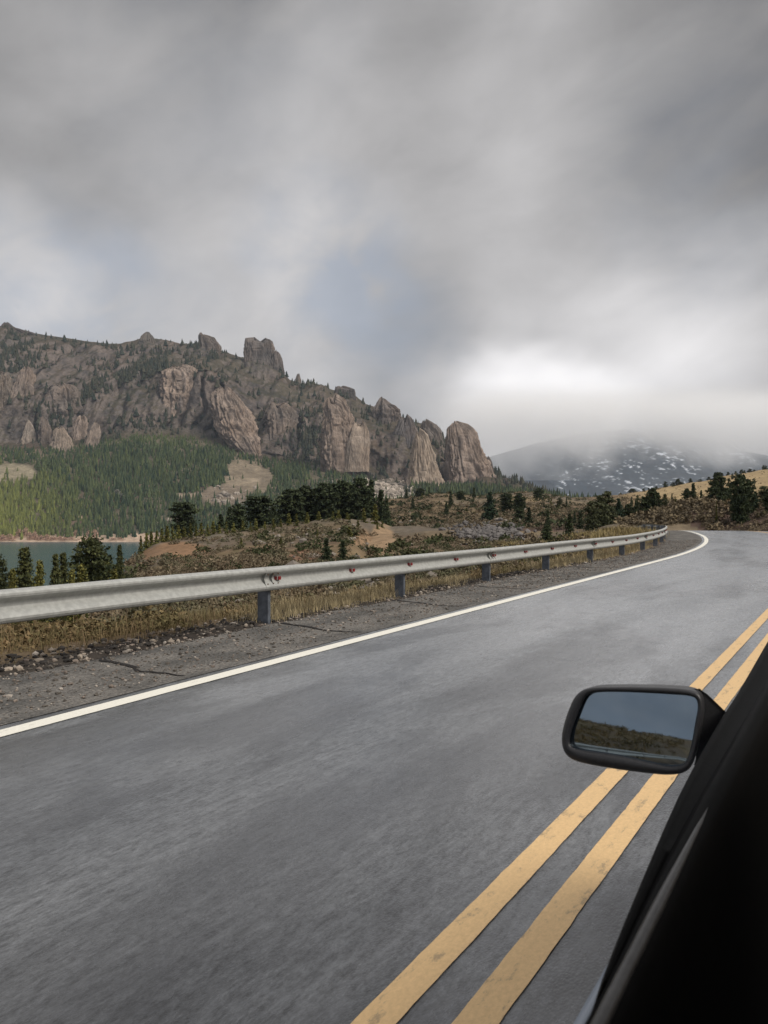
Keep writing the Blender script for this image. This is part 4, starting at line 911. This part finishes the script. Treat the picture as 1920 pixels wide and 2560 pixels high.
# ------------------------------------------------------------------ low shrubs over the near hills (ground cover)
def scatter_view(n, u0, u1, y0, y1, power=1.0, seed=1):
    r = np.random.default_rng(seed); u = r.uniform(u0, u1, n); q = r.random(n); Yv = (y0 ** (1 - power) + q * (y1 ** (1 - power) - y0 ** (1 - power))) ** (1 / (1 - power)) if power != 1 else y0 * (y1 / y0) ** q
    return (u - UC) / F * Yv, Yv, r
def shrubs(name, x, y, rad, colA, colB, each, size, seed, hf=.75, nblob=24):
    each += 1; size *= .55; rad = rad * .8
    near = np.hypot(x, y) < 75
    if near.any() and not near.all() and len(x) > 5 and nblob < 100:
        shrubs(name, x[near], y[near], rad[near] / .8, colA, colB, each - 1, size / .55 * .62, seed + 50, hf, int(nblob * 2.6)); x, y, rad = x[~near], y[~near], rad[~near]
    r = np.random.default_rng(seed); n = len(x); z = H(x, y)
    ph = r.uniform(0, 6.28, (n, nblob)); ct = r.uniform(0, 1, (n, nblob)); st = np.sqrt(1 - ct * ct); q = r.uniform(.7, 1.05, (n, nblob))
    C = np.stack([x[:, None] + rad[:, None] * q * st * np.cos(ph), y[:, None] + rad[:, None] * q * st * np.sin(ph), z[:, None] + rad[:, None] * hf * q * ct - .05], -1).reshape(-1, 3)
    mv = np.clip(r.random((n, 1, 1)) + .15 * r.normal(size=(n, nblob, 1)), 0, 1); col = (colA * (1 - mv) + colB * mv).reshape(-1, 3)
    V, c = [], []
    for k in range(each):
        a = r.normal(0, 1, C.shape); a /= np.linalg.norm(a, axis=1)[:, None]; b = r.normal(0, 1, C.shape); b -= (a * b).sum(1)[:, None] * a; b /= np.linalg.norm(b, axis=1)[:, None]
        s = (np.repeat(rad, nblob)[:, None] * size * r.uniform(.6, 1.4, (len(C), 1))); cc = C + r.normal(0, .12, C.shape) * np.repeat(rad, nblob)[:, None]
        V.append(np.stack([cc - a * s, cc + a * s, cc + b * s * 1.3], 1).reshape(-1, 3)); c.append(np.repeat(col * r.uniform(.75, 1.25, (len(C), 1)), 3, 0))
    V = np.concatenate(V); c = np.concatenate(c)
    return tag(mesh_np(name, V, np.arange(len(V)).reshape(-1, 3), M_bush, np.clip(c, .01, .5)), kind='stuff')
def keep(x, y, r, thr=.0, sc=9, seed=5, emin=5.5):
    s, e = road_se(x, y); k = ((e > emin) | (e < -13)) & (fbm(x / sc, y / sc, 0, 3, seed) > thr - .55 * r.random(len(x)))
    u = UC + F * x / y; v = VH - F * (H(x, y, False) - CAMZ) / y
    for (pu, pv, ru, rv) in ((450, 1376, 62, 16), (372, 1385, 34, 14), (958, 1362, 28, 44)): k &= (((u - pu) / ru) ** 2 + ((v - pv) / rv) ** 2 > .8)
    return k
x, y, r = scatter_view(4600, 250, 1560, 26, 320, .9, 31); k = keep(x, y, r); x, y = x[k], y[k]
shrubs('low_shrubs', x, y, np.clip(r.gamma(4, .11, len(x)), .18, 1.0), np.array([.165, .135, .092]), np.array([.105, .105, .060]), 3, .32, 1)
x, y, r = scatter_view(1700, 250, 1560, 26, 300, .9, 32); k = keep(x, y, r, .05, 14, 8); x, y = x[k], y[k]
shrubs('low_shrubs', x, y, np.clip(r.gamma(4, .15, len(x)), .25, 1.3), np.array([.140, .105, .070]), np.array([.19, .158, .105]), 3, .30, 2)
x, y, r = scatter_view(900, 250, 1560, 40, 300, .9, 33); k = keep(x, y, r, .1, 20, 9); x, y = x[k], y[k]
shrubs('low_shrubs', x, y, np.clip(r.gamma(4, .18, len(x)), .3, 1.5), np.array([.040, .050, .022]), np.array([.070, .075, .036]), 3, .32, 3)
x, y, r = scatter_view(2200, 1480, 2050, 60, 420, .8, 34); k = keep(x, y, r, .05, 18, 10); x, y = x[k], y[k]
shrubs('low_shrubs', x, y, np.clip(r.gamma(3, .16, len(x)), .2, 1.3), np.array([.09, .08, .045]), np.array([.20, .155, .09]), 2, .34, 4, nblob=10)
x, y, r = scatter_view(1600, 1540, 2050, 50, 105, .9, 38); s1, e1 = road_se(x, y); k = (e1 < -9.0) | ((e1 > 3) & (s1 > 50)) | (s1 > 78); x, y = x[k], y[k]
shrubs('bank_brush', x, y, np.clip(r.gamma(4, .10, len(x)), .15, .9), np.array([.10, .080, .058]), np.array([.21, .168, .108]), 3, .34, 7, nblob=14)
x, y, r = scatter_view(5200, 950, 1600, 90, 340, .75, 41); k = keep(x, y, r, -.1, 16, 14); x, y = x[k], y[k]
shrubs('low_shrubs', x, y, np.clip(r.gamma(4, .13, len(x)), .25, 1.3), np.array([.12, .10, .066]), np.array([.185, .145, .098]), 2, .42, 9, nblob=12)
x, y, r = scatter_view(900, 950, 1560, 90, 330, .75, 42); k = keep(x, y, r, .0, 22, 15); x, y = x[k], y[k]
shrubs('low_shrubs', x, y, np.clip(r.gamma(4, .2, len(x)), .4, 2.0), np.array([.030, .040, .020]), np.array([.062, .068, .034]), 2, .42, 10, nblob=14)
x, y, r = scatter_view(3200, 1560, 1800, 62, 130, .9, 43); s1, e1 = road_se(x, y); k = (e1 < -9.0) | (s1 > 76) | (e1 > 3); x, y = x[k], y[k]
shrubs('bank_brush', x, y, np.clip(r.gamma(4, .12, len(x)), .2, 1.0), np.array([.095, .078, .055]), np.array([.22, .175, .11]), 2, .42, 12, nblob=14)
x, y, r = scatter_view(1500, -250, 420, 9.5, 45, .9, 44); s1, e1 = road_se(x, y); k = e1 > 3.0; x, y = x[k], y[k]
shrubs('low_shrubs', x, y, np.clip(r.gamma(4, .06, len(x)), .08, .5), np.array([.085, .080, .036]), np.array([.19, .135, .072]), 3, .16, 13, nblob=60)
# brown brush on the cut bank
s_ = np.random.default_rng(35); ss = s_.uniform(28, 110, 2600); ee = -s_.uniform(9.8, 24, 2600); x, y = road_xy(ss, ee)
shrubs('bank_brush', x, y, np.clip(s_.gamma(4, .09, len(x)), .15, .8), np.array([.080, .060, .048]), np.array([.145, .112, .08]), 3, .34, 5, nblob=12)
# brush behind the car
a_ = np.radians(s_.uniform(-140, -60, 2600)); rr = s_.uniform(14, 110, 2600); x, y = rr * np.sin(a_), rr * np.cos(a_); s1, e1 = road_se(x, y); k = e1 > 4; x, y = x[k], y[k]
shrubs('low_shrubs', x, y, np.clip(s_.gamma(4, .16, len(x)), .2, 1.2), np.array([.21, .135, .05]), np.array([.09, .08, .035]), 2, .36, 6, nblob=8)
# stones among the shrubs and the grey rubble patch left of the bend
x, y, r = scatter_view(900, 600, 1500, 30, 260, .9, 36); k = keep(x, y, r); x, y = x[k], y[k]; z = H(x, y)
tag(stones(np.stack([x, y, z + .05], -1), np.clip(r.gamma(2, .13, len(x)), .06, .8), np.array([.23, .20, .17]) * r.uniform(.6, 1.1, (len(x), 1)), 'field_stones', M_stone, .7, 5), kind='stuff')
pu, pv = [], []
r = np.random.default_rng(37); P = []
uu = r.normal(1215, 42, 700); vv_ = 1332 + r.normal(0, 11, 700) + (uu - 1215) * .02
Yg = np.exp(np.linspace(math.log(20), math.log(160), 260)); Xg = (uu[:, None] - UC) / F * Yg[None]; Hg = H(Xg, np.broadcast_to(Yg, Xg.shape)); zr = CAMZ - (vv_[:, None] - VH) / F * Yg[None]
ki = np.argmax(Hg >= zr, 1); P = np.stack([Xg[np.arange(700), ki], Yg[ki], Hg[np.arange(700), ki]], -1)
tag(stones(P + [0, 0, .1], np.clip(r.gamma(3, .09, 700), .1, .6), np.array([.13, .12, .115]) * r.uniform(.6, 1.2, (700, 1)), 'grey_rubble', M_stone, .75, 6), kind='stuff')

# ------------------------------------------------------------------ dry grass along the rail, grit and stones on the shoulder
def grass(name, s, e, hgt, colA, colB, r, blades=9, spread=.10, wid=.006):
    n = len(s); x, y = road_xy(s, e); z = H(x, y)
    bx = np.repeat(x, blades) + r.normal(0, spread, n * blades); by = np.repeat(y, blades) + r.normal(0, spread, n * blades); bz = np.repeat(z, blades) - .02
    h = np.repeat(hgt, blades) * r.uniform(.45, 1.15, n * blades); a = r.uniform(0, 6.28, n * blades); le = h * r.uniform(.1, .65, n * blades)
    dist = np.hypot(bx, by); w_ = wid * np.maximum(1, dist / 16)
    px, py = -np.sin(a) * w_, np.cos(a) * w_; mx, my = np.cos(a) * le * .35, np.sin(a) * le * .35
    V = np.stack([np.stack([bx - px, by - py, bz], -1), np.stack([bx + px, by + py, bz], -1), np.stack([bx + mx + px * .7, by + my + py * .7, bz + h * .6], -1), np.stack([bx + mx - px * .7, by + my - py * .7, bz + h * .6], -1),
                  np.stack([bx + np.cos(a) * le, by + np.sin(a) * le, bz + h], -1)], 1).reshape(-1, 3)
    i = np.arange(n * blades)[:, None] * 5
    mv = np.clip(np.repeat(r.random(n), blades) * .7 + .3 * r.random(n * blades), 0, 1)[:, None]
    c = np.repeat((colA * (1 - mv) + colB * mv) * r.uniform(.75, 1.2, (n * blades, 1)), 5, 0)
    return tag(mesh_np(name, V, [i + np.array([[0, 1, 2, 3]]), i + np.array([[3, 2, 4]])], M_grass, c), kind='stuff')
r = np.random.default_rng(51)
STR, STR2, OLV, RUS = np.array([.33, .265, .15]), np.array([.48, .40, .25]), np.array([.105, .100, .045]), np.array([.155, .105, .062])
def blotch(s, e, thr, sd, fs=1.8, fe=1.1): return fbm(s / fs, e / fe, 0, 3, sd) > thr
s = 2 + 66 * r.random(9000) ** 1.5; e = 2.15 + 4.4 * r.random(9000) ** 1.25; k = blotch(s, e, .02, 3) & ((s > 9) | (e > 2.9))
grass('dry_grass', s[k], e[k], .06 + .17 * r.random(k.sum()), STR * .8, STR2 * .9, r, 12, .10, .0032)
s = 30 * r.random(6000); e = 2.4 + 5.0 * r.random(6000); k = blotch(s, e, -.02, 4)
grass('dry_grass', s[k], e[k], .05 + .20 * r.random(k.sum()), OLV * 1.3, RUS * 1.2, r, 12, .14, .0035)
s = 8.6 + 50 * r.random(2600) ** 1.2; e = 1.85 + .7 * r.random(2600); k = blotch(s, e, .0, 13, 2.6)
grass('dry_grass', s[k], e[k], .05 + .22 * r.random(k.sum()), STR, STR2, r, 12, .09, .003)
s = -12 + 36 * r.random(5000); e = 5 + 13 * r.random(5000)
grass('dry_grass', s, e, .08 + .3 * r.random(5000), OLV * 1.4, STR, r, 10, .16, .004)
s = 40 + 34 * r.random(2600); e = 1.9 + 8 * r.random(2600)
grass('dry_grass', s, e, .2 + .32 * r.random(2600), STR * .75, np.array([.24, .19, .075]), r, 9, .22, .006)
s = -8 + 40 * r.random(900); e = 2.1 + 2.4 * r.random(900); k = blotch(s, e, .15, 23, 1.1)
grass('tall_weeds', s[k], e[k], .22 + .35 * r.random(k.sum()), RUS * 1.3, STR * .9, r, 9, .18, .0028)
s = 0 + 40 * r.random(900); e = 2.3 + 6.5 * r.random(900); x, y = road_xy(s, e)
shrubs('low_shrubs', x, y, np.clip(r.gamma(4, .045, 900), .06, .4), np.array([.20, .14, .075]), np.array([.13, .115, .055]), 3, .15, 8, nblob=60)
# grit and stones
NS = 17000; s = -2 + 40 * r.random(NS) ** 1.3; e = np.where(r.random(NS) < .72, .25 + 1.4 * r.random(NS), 1.5 + 1.0 * r.random(NS)); x, y = road_xy(s, e)
z = np.where(e < 1.7, road_z(s, e) + .006, H(x, y)); g_ = r.random((NS, 1))
colr = np.where(g_ < .5, np.array([.10, .088, .075]), np.where(g_ < .82, np.array([.19, .155, .13]), np.array([.31, .275, .24]))) * r.uniform(.6, 1.3, (NS, 1))
rad = np.clip(r.gamma(2.5, .0036, NS), .004, .030) * (1 + .5 * (e > 1.6))
tag(stones(np.stack([x, y, z + rad * .2], -1), rad, colr, 'shoulder_gravel', M_stone, .6, 9), kind='stuff')
s = -2 + 26 * r.random(3800) ** 1.2; e = 1.62 + 1.0 * r.random(3800) ** 1.2; x, y = road_xy(s, e); z = H(x, y); rad = np.clip(r.gamma(3, .007, 3800), .008, .05); g_ = r.random((3800, 1))
colr = np.where(g_ < .8, np.array([.035, .031, .028]), np.array([.26, .22, .18])) * r.uniform(.6, 1.3, (3800, 1))
tag(stones(np.stack([x, y, z + rad * .2], -1), rad, colr, 'dark_grit', M_stone, .7, 10), kind='stuff')
# ------------------------------------------------------------------ guardrail
M_galv = simple_mat('galvanised_steel', (.37, .375, .36), .55, .40, .2, 16.0, .13, .12, .003)
M_post = simple_mat('weathered_post_steel', (.115, .13, .155), .6, .4, .35, 12.0, .30, .15, .003)
M_red = simple_mat('red_reflector', (.20, .012, .014), .35, .5, 0, 40, .15)
M_refw = simple_mat('reflector_bracket', (.34, .33, .31), .5, .4, .2)
M_rust = simple_mat('rusty_bolt', (.13, .07, .04), .7, .3, .4)
RT_S = [-80, 0, 5, 8.5, 16, 22, 27, 34, 42, 55, 78]; RT_Z = [.77, .76, .745, .70, .615, .575, .53, .51, .49, .30, -.9]
def rail_top(s): return np.interp(s, RT_S, RT_Z)
def rail_e(s): return np.interp(s, [20, 34], [1.75, 1.66])
PROF = [(.016, .155), (.040, .152), (.066, .140), (.083, .122), (.085, .104), (.078, .084), (.040, .060), (.010, .044), (.001, .028), (.001, -.002), (.008, -.020), (.040, -.046), (.076, -.076), (.085, -.096), (.081, -.118), (.066, -.140), (.040, -.152), (.016, -.155)]
x0, y0 = road_xy(8.4, 1.75)
rail = empty('guardrail', (float(x0), float(y0), 0)); tag(rail, 'long galvanised steel guardrail curving along the left edge of the road', 'guardrail')
def rp(s, e, z): x, y = road_xy(s, e); return np.array([float(x) - rail.location.x, float(y) - rail.location.y, float(z)])
joint0 = 8.32; JL = 7.2
for k in range(-7, 9):
    s0, s1 = joint0 + JL * k, joint0 + JL * (k + 1) + .16; ss = np.linspace(s0, s1, 9 if k > 0 else 4)
    rings = []
    for i, s in enumerate(ss):
        lap = .006 * (s - s0 > JL - .01) - 0
        off = -.005 if s1 - s < .17 else 0.0                              # the far end tucks behind the next panel
        zt = rail_top(s) - .155; e0 = rail_e(s)
        f = [rp(s, e0 - (o + off), zt + z) for o, z in PROF]; b = [rp(s, e0 - (o + off) + .0035, zt + z * .995) for o, z in PROF[::-1]]
        rings.append(f + b)
    q = MB(); q.sweep(rings); q.build('rail_panel', M_galv, rail)
for k in [-6, -5, -4, -3] + list(range(0, 20)):
    s = 8.46 + 3.6 * k; e0 = rail_e(s); zt = float(rail_top(s)); c0 = rp(s, e0 + .088, 0)
    ds = (rp(s + .1, e0, 0) - rp(s - .1, e0, 0)); ds /= np.linalg.norm(ds); de = np.array([-ds[1], ds[0], 0]); x, y = road_xy(s, e0 + .1); zg = float(H(x, y)) - .35
    top = zt - .035; up_ = np.array([0, 0, 1.0]); q = MB()
    # C shaped post: web faces along the road, two flanges
    q.sweep(box_rings(c0 + [0, 0, zg], ds * .004, de * .078, up_ * (top - zg)))
    for sg in (-1, 1): q.sweep(box_rings(c0 + de * .080 * sg + ds * .024 + [0, 0, zg], ds * .028, de * .004, up_ * (top - zg - .002)))
    q.build('post', M_post, rail)
    if k % 2 == 0:
        q = MB()
        for zz_ in (.06, -.06):
            for dsx in (-.09, .02, .12):
                c = rp(s + dsx, e0 - .066, zt - .155 + zz_); q.sweep(box_rings(c - de * 0, ds * .007, up_ * .007, -de * .008))
        q.build('bolt', M_rust, rail)
for k in range(0, 30):
    s = 8.62 + 1.8 * k; e0 = rail_e(s); zt = float(rail_top(s)) - .155
    ds = (rp(s + .1, e0, 0) - rp(s - .1, e0, 0)); ds /= np.linalg.norm(ds); de = np.array([-ds[1], ds[0], 0]); up_ = np.array([0, 0, 1.0])
    q = MB(); c = rp(s, e0 - .004, zt); q.sweep(box_rings(c, ds * .034, up_ * .026, -de * .045, .92)); br = q.build('reflector', M_refw, rail)
    q = MB(); c = rp(s - .0, e0 - .0505, zt); q.sweep(box_rings(c + ds * .006, ds * .027, up_ * .024, -de * .012, .9)); q.sweep(box_rings(c - ds * .0355 + de * .028, -de * .020, up_ * .022, -ds * .004)); q.build('red_lens', M_red, br)

# ------------------------------------------------------------------ the car the picture is taken from
M_black = simple_mat('black_vinyl', (.0025, .0025, .0025), .6, .05, 0, 60, .25, .05, .0006)
M_highlight = simple_mat('sill_highlight_grey', (.060, .058, .055), .38, .5, 0, 60, .2)  # lighter grey stands in for light catching the sill's inner edge
M_dark = simple_mat('dark_cabin_cloth', (.002, .002, .002), .9, .03)
M_shell = simple_mat('mirror_shell_plastic', (.030, .030, .033), .38, .5, 0, 300, .2, .06, .0004)
M_silver = simple_mat('silver_blue_paint', (.36, .40, .46), .3, .5, .5, 4, .05, 0)
m, t = new_mat('mirror_glass'); finish(m, t, (.24, .30, .36, 1), .025, .5, 1.0); M_mirror = m
M_rubber = simple_mat('tyre_rubber', (.02, .02, .02), .8, .2)
def carP(l, tt, z): return np.array([-l * CT + tt * ST, l * ST + tt * CT, z])
car = empty('car', tuple(carP(-.7, .4, 0)), 0.0); tag(car, 'silver car seen from inside, black door sill and side mirror at the right', 'car')
co = np.array(car.location)
def cp(l, tt, z): return carP(l, tt, z) - co
EDGE = [(1945, 1560), (1918, 1600), (1880, 1665), (1844, 1726), (1809, 1778), (1779, 1828), (1731, 1912), (1697, 1977), (1657, 2064), (1610, 2173), (1558, 2294), (1506, 2424), (1462, 2560), (1425, 2700)]
te, le = [], []
for u, v in EDGE:
    k = (v - VH) / (UC + F * math.tan(TH) - u); l = CT * .33 / k; a = TH - math.atan((u - UC) / F); te.append(l / math.tan(a)); le.append(l)
te, le = np.array(te[::-1]), np.array(le[::-1])
tt = np.concatenate([np.linspace(-1.2, te[0] - .02, 8), np.linspace(te[0], te[-1], 70), np.linspace(te[-1] + .05, 2.9, 6)])
lo = np.interp(tt, te, le); lo[tt < te[0]] = le[0] - .02 * np.clip(te[0] - tt[tt < te[0]], 0, .3)
ls = np.interp(tt, [-1.2, .1, .3, .6, 1.0, 1.6, 2.9], [.135, .141, .1495, .1535, .158, .158, .155])
rings = []
for t_, a, b in zip(tt, lo, ls):
    w_ = a - b
    sec = [(a - .012, 1.07), (a - .001, 1.150), (a, 1.164), (a - .003, 1.169), (a - .3 * w_, 1.1695), (b + .30 * w_, 1.163), (b + .012 * min(1, w_ / .02), 1.1655), (b + .004, 1.1705), (b - .002, 1.1712), (b - .008, 1.1690), (b - .014, 1.162), (b - .022, 1.14), (b - .030, 1.09), (.105, .85), (.085, .42), (.17, .40), (.185, .9)]
    rings.append([cp(l, t_, z) for l, z in sec])
q = MB(); q.sweep(rings); door = q.build('door', M_black, car, True)
sr = [[cp(b + .0055 * kk * math.cos(p) - .003, t_, 1.168 + .0055 * kk * math.sin(p)) for p in np.linspace(0, 2 * math.pi, 10, endpoint=False)] for t_, b, kk in [(t1, b1, min(1, max(.05, (1.2 - t1) / .5))) for t1, b1 in zip(tt, ls) if t1 < 1.2]]
q = MB(); q.sweep(sr); q.build('sill_highlight', M_highlight, door, True)  # pale tapered tube put in as the highlight along the door sill
# outer skin of the door and flank
sk = []
tk = np.linspace(-2.2, 3.2, 40)
for t_ in tk:
    l0 = CT * .42 / 1.722
    sec = [(l0 - .012, 1.076), (l0 - .002, 1.080), (l0, 1.072), (l0 + .012, 1.02), (l0 + .022, .9), (l0 + .02, .6), (l0 - .01, .3), (l0 - .03, .3), (l0 - .02, .6), (l0 - .02, .9), (l0 - .022, 1.05)]
    sk.append([cp(l, t_, z) for l, z in sec])
q = MB(); q.sweep(sk); q.build('body_panel', M_silver, car, True)
q = MB()
q.sweep([[cp(l, t_, z) for l, z in ((-.02, 1.93), (-.05, 1.97), (-1.30, 1.97), (-1.36, 1.93), (-1.36, 1.90), (-.03, 1.90))] for t_ in (-2.0, 1.15)]); q.build('roof', M_silver, car)
q = MB(); q.sweep([[cp(l, t_, z) for l, z in ((.17, .36), (-1.5, .36), (-1.5, .42), (.17, .42))] for t_ in (-2.2, 3.2)]); q.build('floor_pan', M_dark, car)
q = MB(); q.sweep([[cp(l, t_, z) for l, z in ((-1.56, .3), (-1.52, 1.12), (-1.46, 1.12), (-1.5, .3))] for t_ in (-2.2, 3.2)]); q.build('body_panel', M_silver, car)
q = MB(); q.sweep([[cp(l, t_, z) for l, z in ((-1.40, 1.12), (-1.32, 1.9), (-1.26, 1.9), (-1.34, 1.12))] for t_ in (-2.2, -.2)]); q.sweep([[cp(l, t_, z) for l, z in ((-1.40, .45), (-1.32, 1.9), (.0, 1.9), (.13, .45))] for t_ in (-2.2, -2.15)]); q.build('rear_body', M_silver, car)
q = MB(); q.sweep([[cp(.19, t_, .5), cp(-1.5, t_, .5), cp(-1.5, t_, z), cp(.19, t_, z)] for t_, z in ((2.3, 1.06), (2.8, 1.0), (3.35, .88))]); q.build('bonnet', M_silver, car)
q = MB(); q.sweep([[cp(.12, 2.28, .5), cp(-1.45, 2.28, .5), cp(-1.45, 2.28, 1.06), cp(.12, 2.28, 1.06)], [cp(.10, 2.0, .5), cp(-1.45, 2.0, .5), cp(-1.45, 2.0, 1.10), cp(.10, 2.0, 1.10)]]); q.build('dashboard', M_dark, car)
q = MB(); q.sweep([[cp(-.01, 1.14, 1.9), cp(-.07, 1.14, 1.9), cp(-.07, 1.20, 1.9), cp(-.01, 1.20, 1.9)], [cp(.175, 2.50, 1.1), cp(.11, 2.50, 1.1), cp(.11, 2.62, 1.1), cp(.175, 2.62, 1.1)]]); q.build('windscreen_pillar', M_black, car)
q = MB(); q.sweep([[cp(.0, -.55, 1.9), cp(-.06, -.55, 1.9), cp(-.06, -.40, 1.9), cp(.0, -.40, 1.9)], [cp(.13, -.60, 1.1), cp(.07, -.60, 1.1), cp(.07, -.42, 1.1), cp(.13, -.42, 1.1)]]); q.build('door_pillar', M_black, car)
q = MB(); q.sweep([[cp(-.25, a, .42), cp(-.75, a, .42), cp(-.75, b, .95), cp(-.25, b, .95)] for a, b in ((.9, .9), (.78, .72))]); q.build('front_seat', M_dark, car)
for lw in (.12, -1.42):
    for tw in (-1.5, 2.4):
        ph = np.linspace(0, 2 * np.pi, 28, endpoint=False)
        ring = lambda l, rr: [cp(l, tw + rr * math.cos(p), .33 + rr * math.sin(p)) for p in ph]
        sg = 1 if lw > 0 else -1
        q = MB(); q.sweep([ring(lw - sg * .16, .24), ring(lw - sg * .15, .31), ring(lw - sg * .02, .33), ring(lw + sg * .04, .31), ring(lw + sg * .045, .22)]); wh = q.build('wheel', M_rubber, car, True)
        q = MB(); q.sweep([ring(lw + sg * .046, .215), ring(lw + sg * .052, .20), ring(lw + sg * .03, .05)]); q.build('rim', M_silver, wh)

# side mirror: glass in its own tilted plane, shell round it, foot to the door
def nrm(yaw, pit): return Vector((math.sin(yaw) * math.cos(pit), -math.cos(yaw) * math.cos(pit), math.sin(pit)))
yawm = math.radians(-33); best = None
for i in range(400):
    pit = math.radians(2 + i * .05); n = nrm(yawm, pit); rz = sum((d - 2 * d.dot(n) * n).z for d in (pixdir(1447, 1806), pixdir(1718, 1884))) / 2
    if best is None or abs(rz - .052) < best[0]: best = (abs(rz - .052), n)
NM = best[1]
def cam_at(u, v, Yd): return Vector(((u - UC) / F * Yd, Yd, CAMZ - (v - VH) / F * Yd))
MC = cam_at(1585, 1822, 1.42)
def on_plane(x, y, push=0.0):
    d = pixdir(1380 + .2773 * x, 1690 + .2773 * y); o = Vector((0, 0, CAMZ)); k = (MC + NM * push - o).dot(NM) / d.dot(NM); return np.array(o + d * k) - co
def closed_spline(P, n=96):
    P = np.array(P, float); m_ = len(P); out = []
    for i in range(n):
        q = i / n * m_; j = int(q); f = q - j; p0, p1, p2, p3 = P[(j - 1) % m_], P[j % m_], P[(j + 1) % m_], P[(j + 2) % m_]
        out.append(.5 * ((2 * p1) + (p2 - p0) * f + (2 * p0 - 5 * p1 + 4 * p2 - p3) * f * f + (3 * p1 - p0 - 3 * p2 + p3) * f ** 3))
    return np.array(out)
OUT = closed_spline([(330, 108), (215, 180), (150, 310), (100, 470), (88, 590), (115, 690), (205, 762), (420, 812), (660, 850), (900, 880), (1060, 890), (1190, 870), (1265, 800), (1312, 660), (1345, 480), (1362, 300), (1340, 180), (1265, 128), (1080, 106), (850, 98), (600, 96)])
GLS = closed_spline([(430, 155), (350, 172), (300, 228), (248, 350), (205, 460), (180, 560), (192, 628), (262, 656), (450, 684), (640, 714), (850, 760), (1030, 798), (1120, 797), (1190, 765), (1228, 680), (1255, 560), (1278, 420), (1300, 290), (1285, 215), (1225, 188), (1080, 176), (880, 164), (650, 155)])
c_o = OUT.mean(0); DF = np.array([ST, CT, 0.0])
def loop(Pp, push, sc=1.0, back=0.0, cen=None):
    cen = Pp.mean(0) if cen is None else cen
    return [on_plane(*(cen + (p - cen) * sc), push) + DF * back for p in Pp]
rings = [loop(GLS, .000, 1.0), loop(GLS, .012, 1.005), loop(GLS, .015, 1.03, cen=GLS.mean(0))]
mid_ = (GLS + OUT) / 2
# resample so that both outlines run together
def polar(Pp, cen, n=120):
    a = np.arctan2(Pp[:, 1] - cen[1], Pp[:, 0] - cen[0]); r = np.hypot(Pp[:, 0] - cen[0], Pp[:, 1] - cen[1]); k = np.argsort(a); a, r = a[k], r[k]
    A_ = np.linspace(-math.pi, math.pi, n, endpoint=False); R_ = np.interp(A_, np.concatenate([a - 2 * math.pi, a, a + 2 * math.pi]), np.tile(r, 3)); return np.stack([cen[0] + R_ * np.cos(A_), cen[1] + R_ * np.sin(A_)], -1)
GLS = GLS.mean(0) + (GLS - GLS.mean(0)) * 1.03
cg = GLS.mean(0); g_, o_ = polar(GLS, cg), polar(OUT, cg)
rings = [loop(g_, .001, 1.0, cen=cg), loop(g_, .014, 1.004, cen=cg), loop(g_ * .72 + o_ * .28, .019, cen=cg), loop(g_ * .3 + o_ * .7, .019, cen=cg), loop(g_ * .07 + o_ * .93, .014, cen=cg), loop(o_, .004, cen=cg), loop(o_, -.006, .995, .006, cg), loop(o_, 0, .965, .035, cg), loop(o_, 0, .88, .065, cg), loop(o_, 0, .68, .088, cg), loop(o_, 0, .35, .098, cg)]
q = MB(); q.sweep(rings); sm = q.build('side_mirror', M_shell, car, True)
nr_ = 9; V = [np.mean(loop(g_, .003, 1.003, cen=cg), 0)]
for i in range(1, nr_ + 1): V += loop(g_, .003, 1.003 * i / nr_, cen=cg)
V = np.array(V); nn_ = np.array(NM); V = V + nn_ * .0065 - nn_ * (((V - V[0]) ** 2).sum(1) / (2 * 1.5))[:, None]; n_ = len(g_)
T = [(0, 1 + (i + 1) % n_, 1 + i) for i in range(n_)]; Q = [(1 + k * n_ + i, 1 + k * n_ + (i + 1) % n_, 1 + (k + 1) * n_ + (i + 1) % n_, 1 + (k + 1) * n_ + i) for k in range(nr_ - 1) for i in range(n_)]
if np.dot(np.cross(V[T[0][1]] - V[0], V[T[0][2]] - V[0]), nn_) < 0: T = [t_[::-1] for t_ in T]
if np.dot(np.cross(V[Q[0][1]] - V[Q[0][0]], V[Q[0][2]] - V[Q[0][0]]), nn_) < 0: Q = [t_[::-1] for t_ in Q]
mesh_np('mirror_glass', V, [np.array(T), np.array(Q)], M_mirror, parent=sm, smooth=True)
foot_f = [(1245, 118), (1330, 118), (1400, 165), (1480, 240), (1560, 318), (1590, 420), (1500, 640), (1380, 800), (1290, 800), (1320, 600), (1345, 400), (1330, 230)]
fa = [np.array(cam_at(1380 + .2773 * x, 1690 + .2773 * y, 1.40 + .0 * x)) - co for x, y in foot_f]
fb = [np.array(cam_at(1380 + .2773 * x, 1690 + .2773 * y, 1.47)) - co for x, y in [(c_[0] * .985 + 20, c_[1] * .9 + 44) for c_ in foot_f]]
q = MB(); q.sweep([fa, fb]); ft = q.build('mirror_foot', M_shell, sm); bevel(ft, .006, 3)

# ------------------------------------------------------------------ air between here and the far mountains
m = bpy.data.materials.new('haze'); m.use_nodes = True; t = NT(m.node_tree)
pv = t.n('ShaderNodeVolumePrincipled', {'Color': (.72, .83, 1, 1), 'Density': .00006, 'Anisotropy': 0.0})
t.n('ShaderNodeOutputMaterial', {'Volume': pv.outputs[0]})
hb = MB(); hb.sweep(box_rings((0, 0, -60), (4400, 0, 0), (0, 4345, 0), (0, 0, 490)))
hz = hb.build('haze', m); tag(hz, kind='stuff')
for k, (o, used) in PROTO.items():
    if not used:
        for c in kids(o): bpy.data.objects.remove(c)
        bpy.data.objects.remove(o)
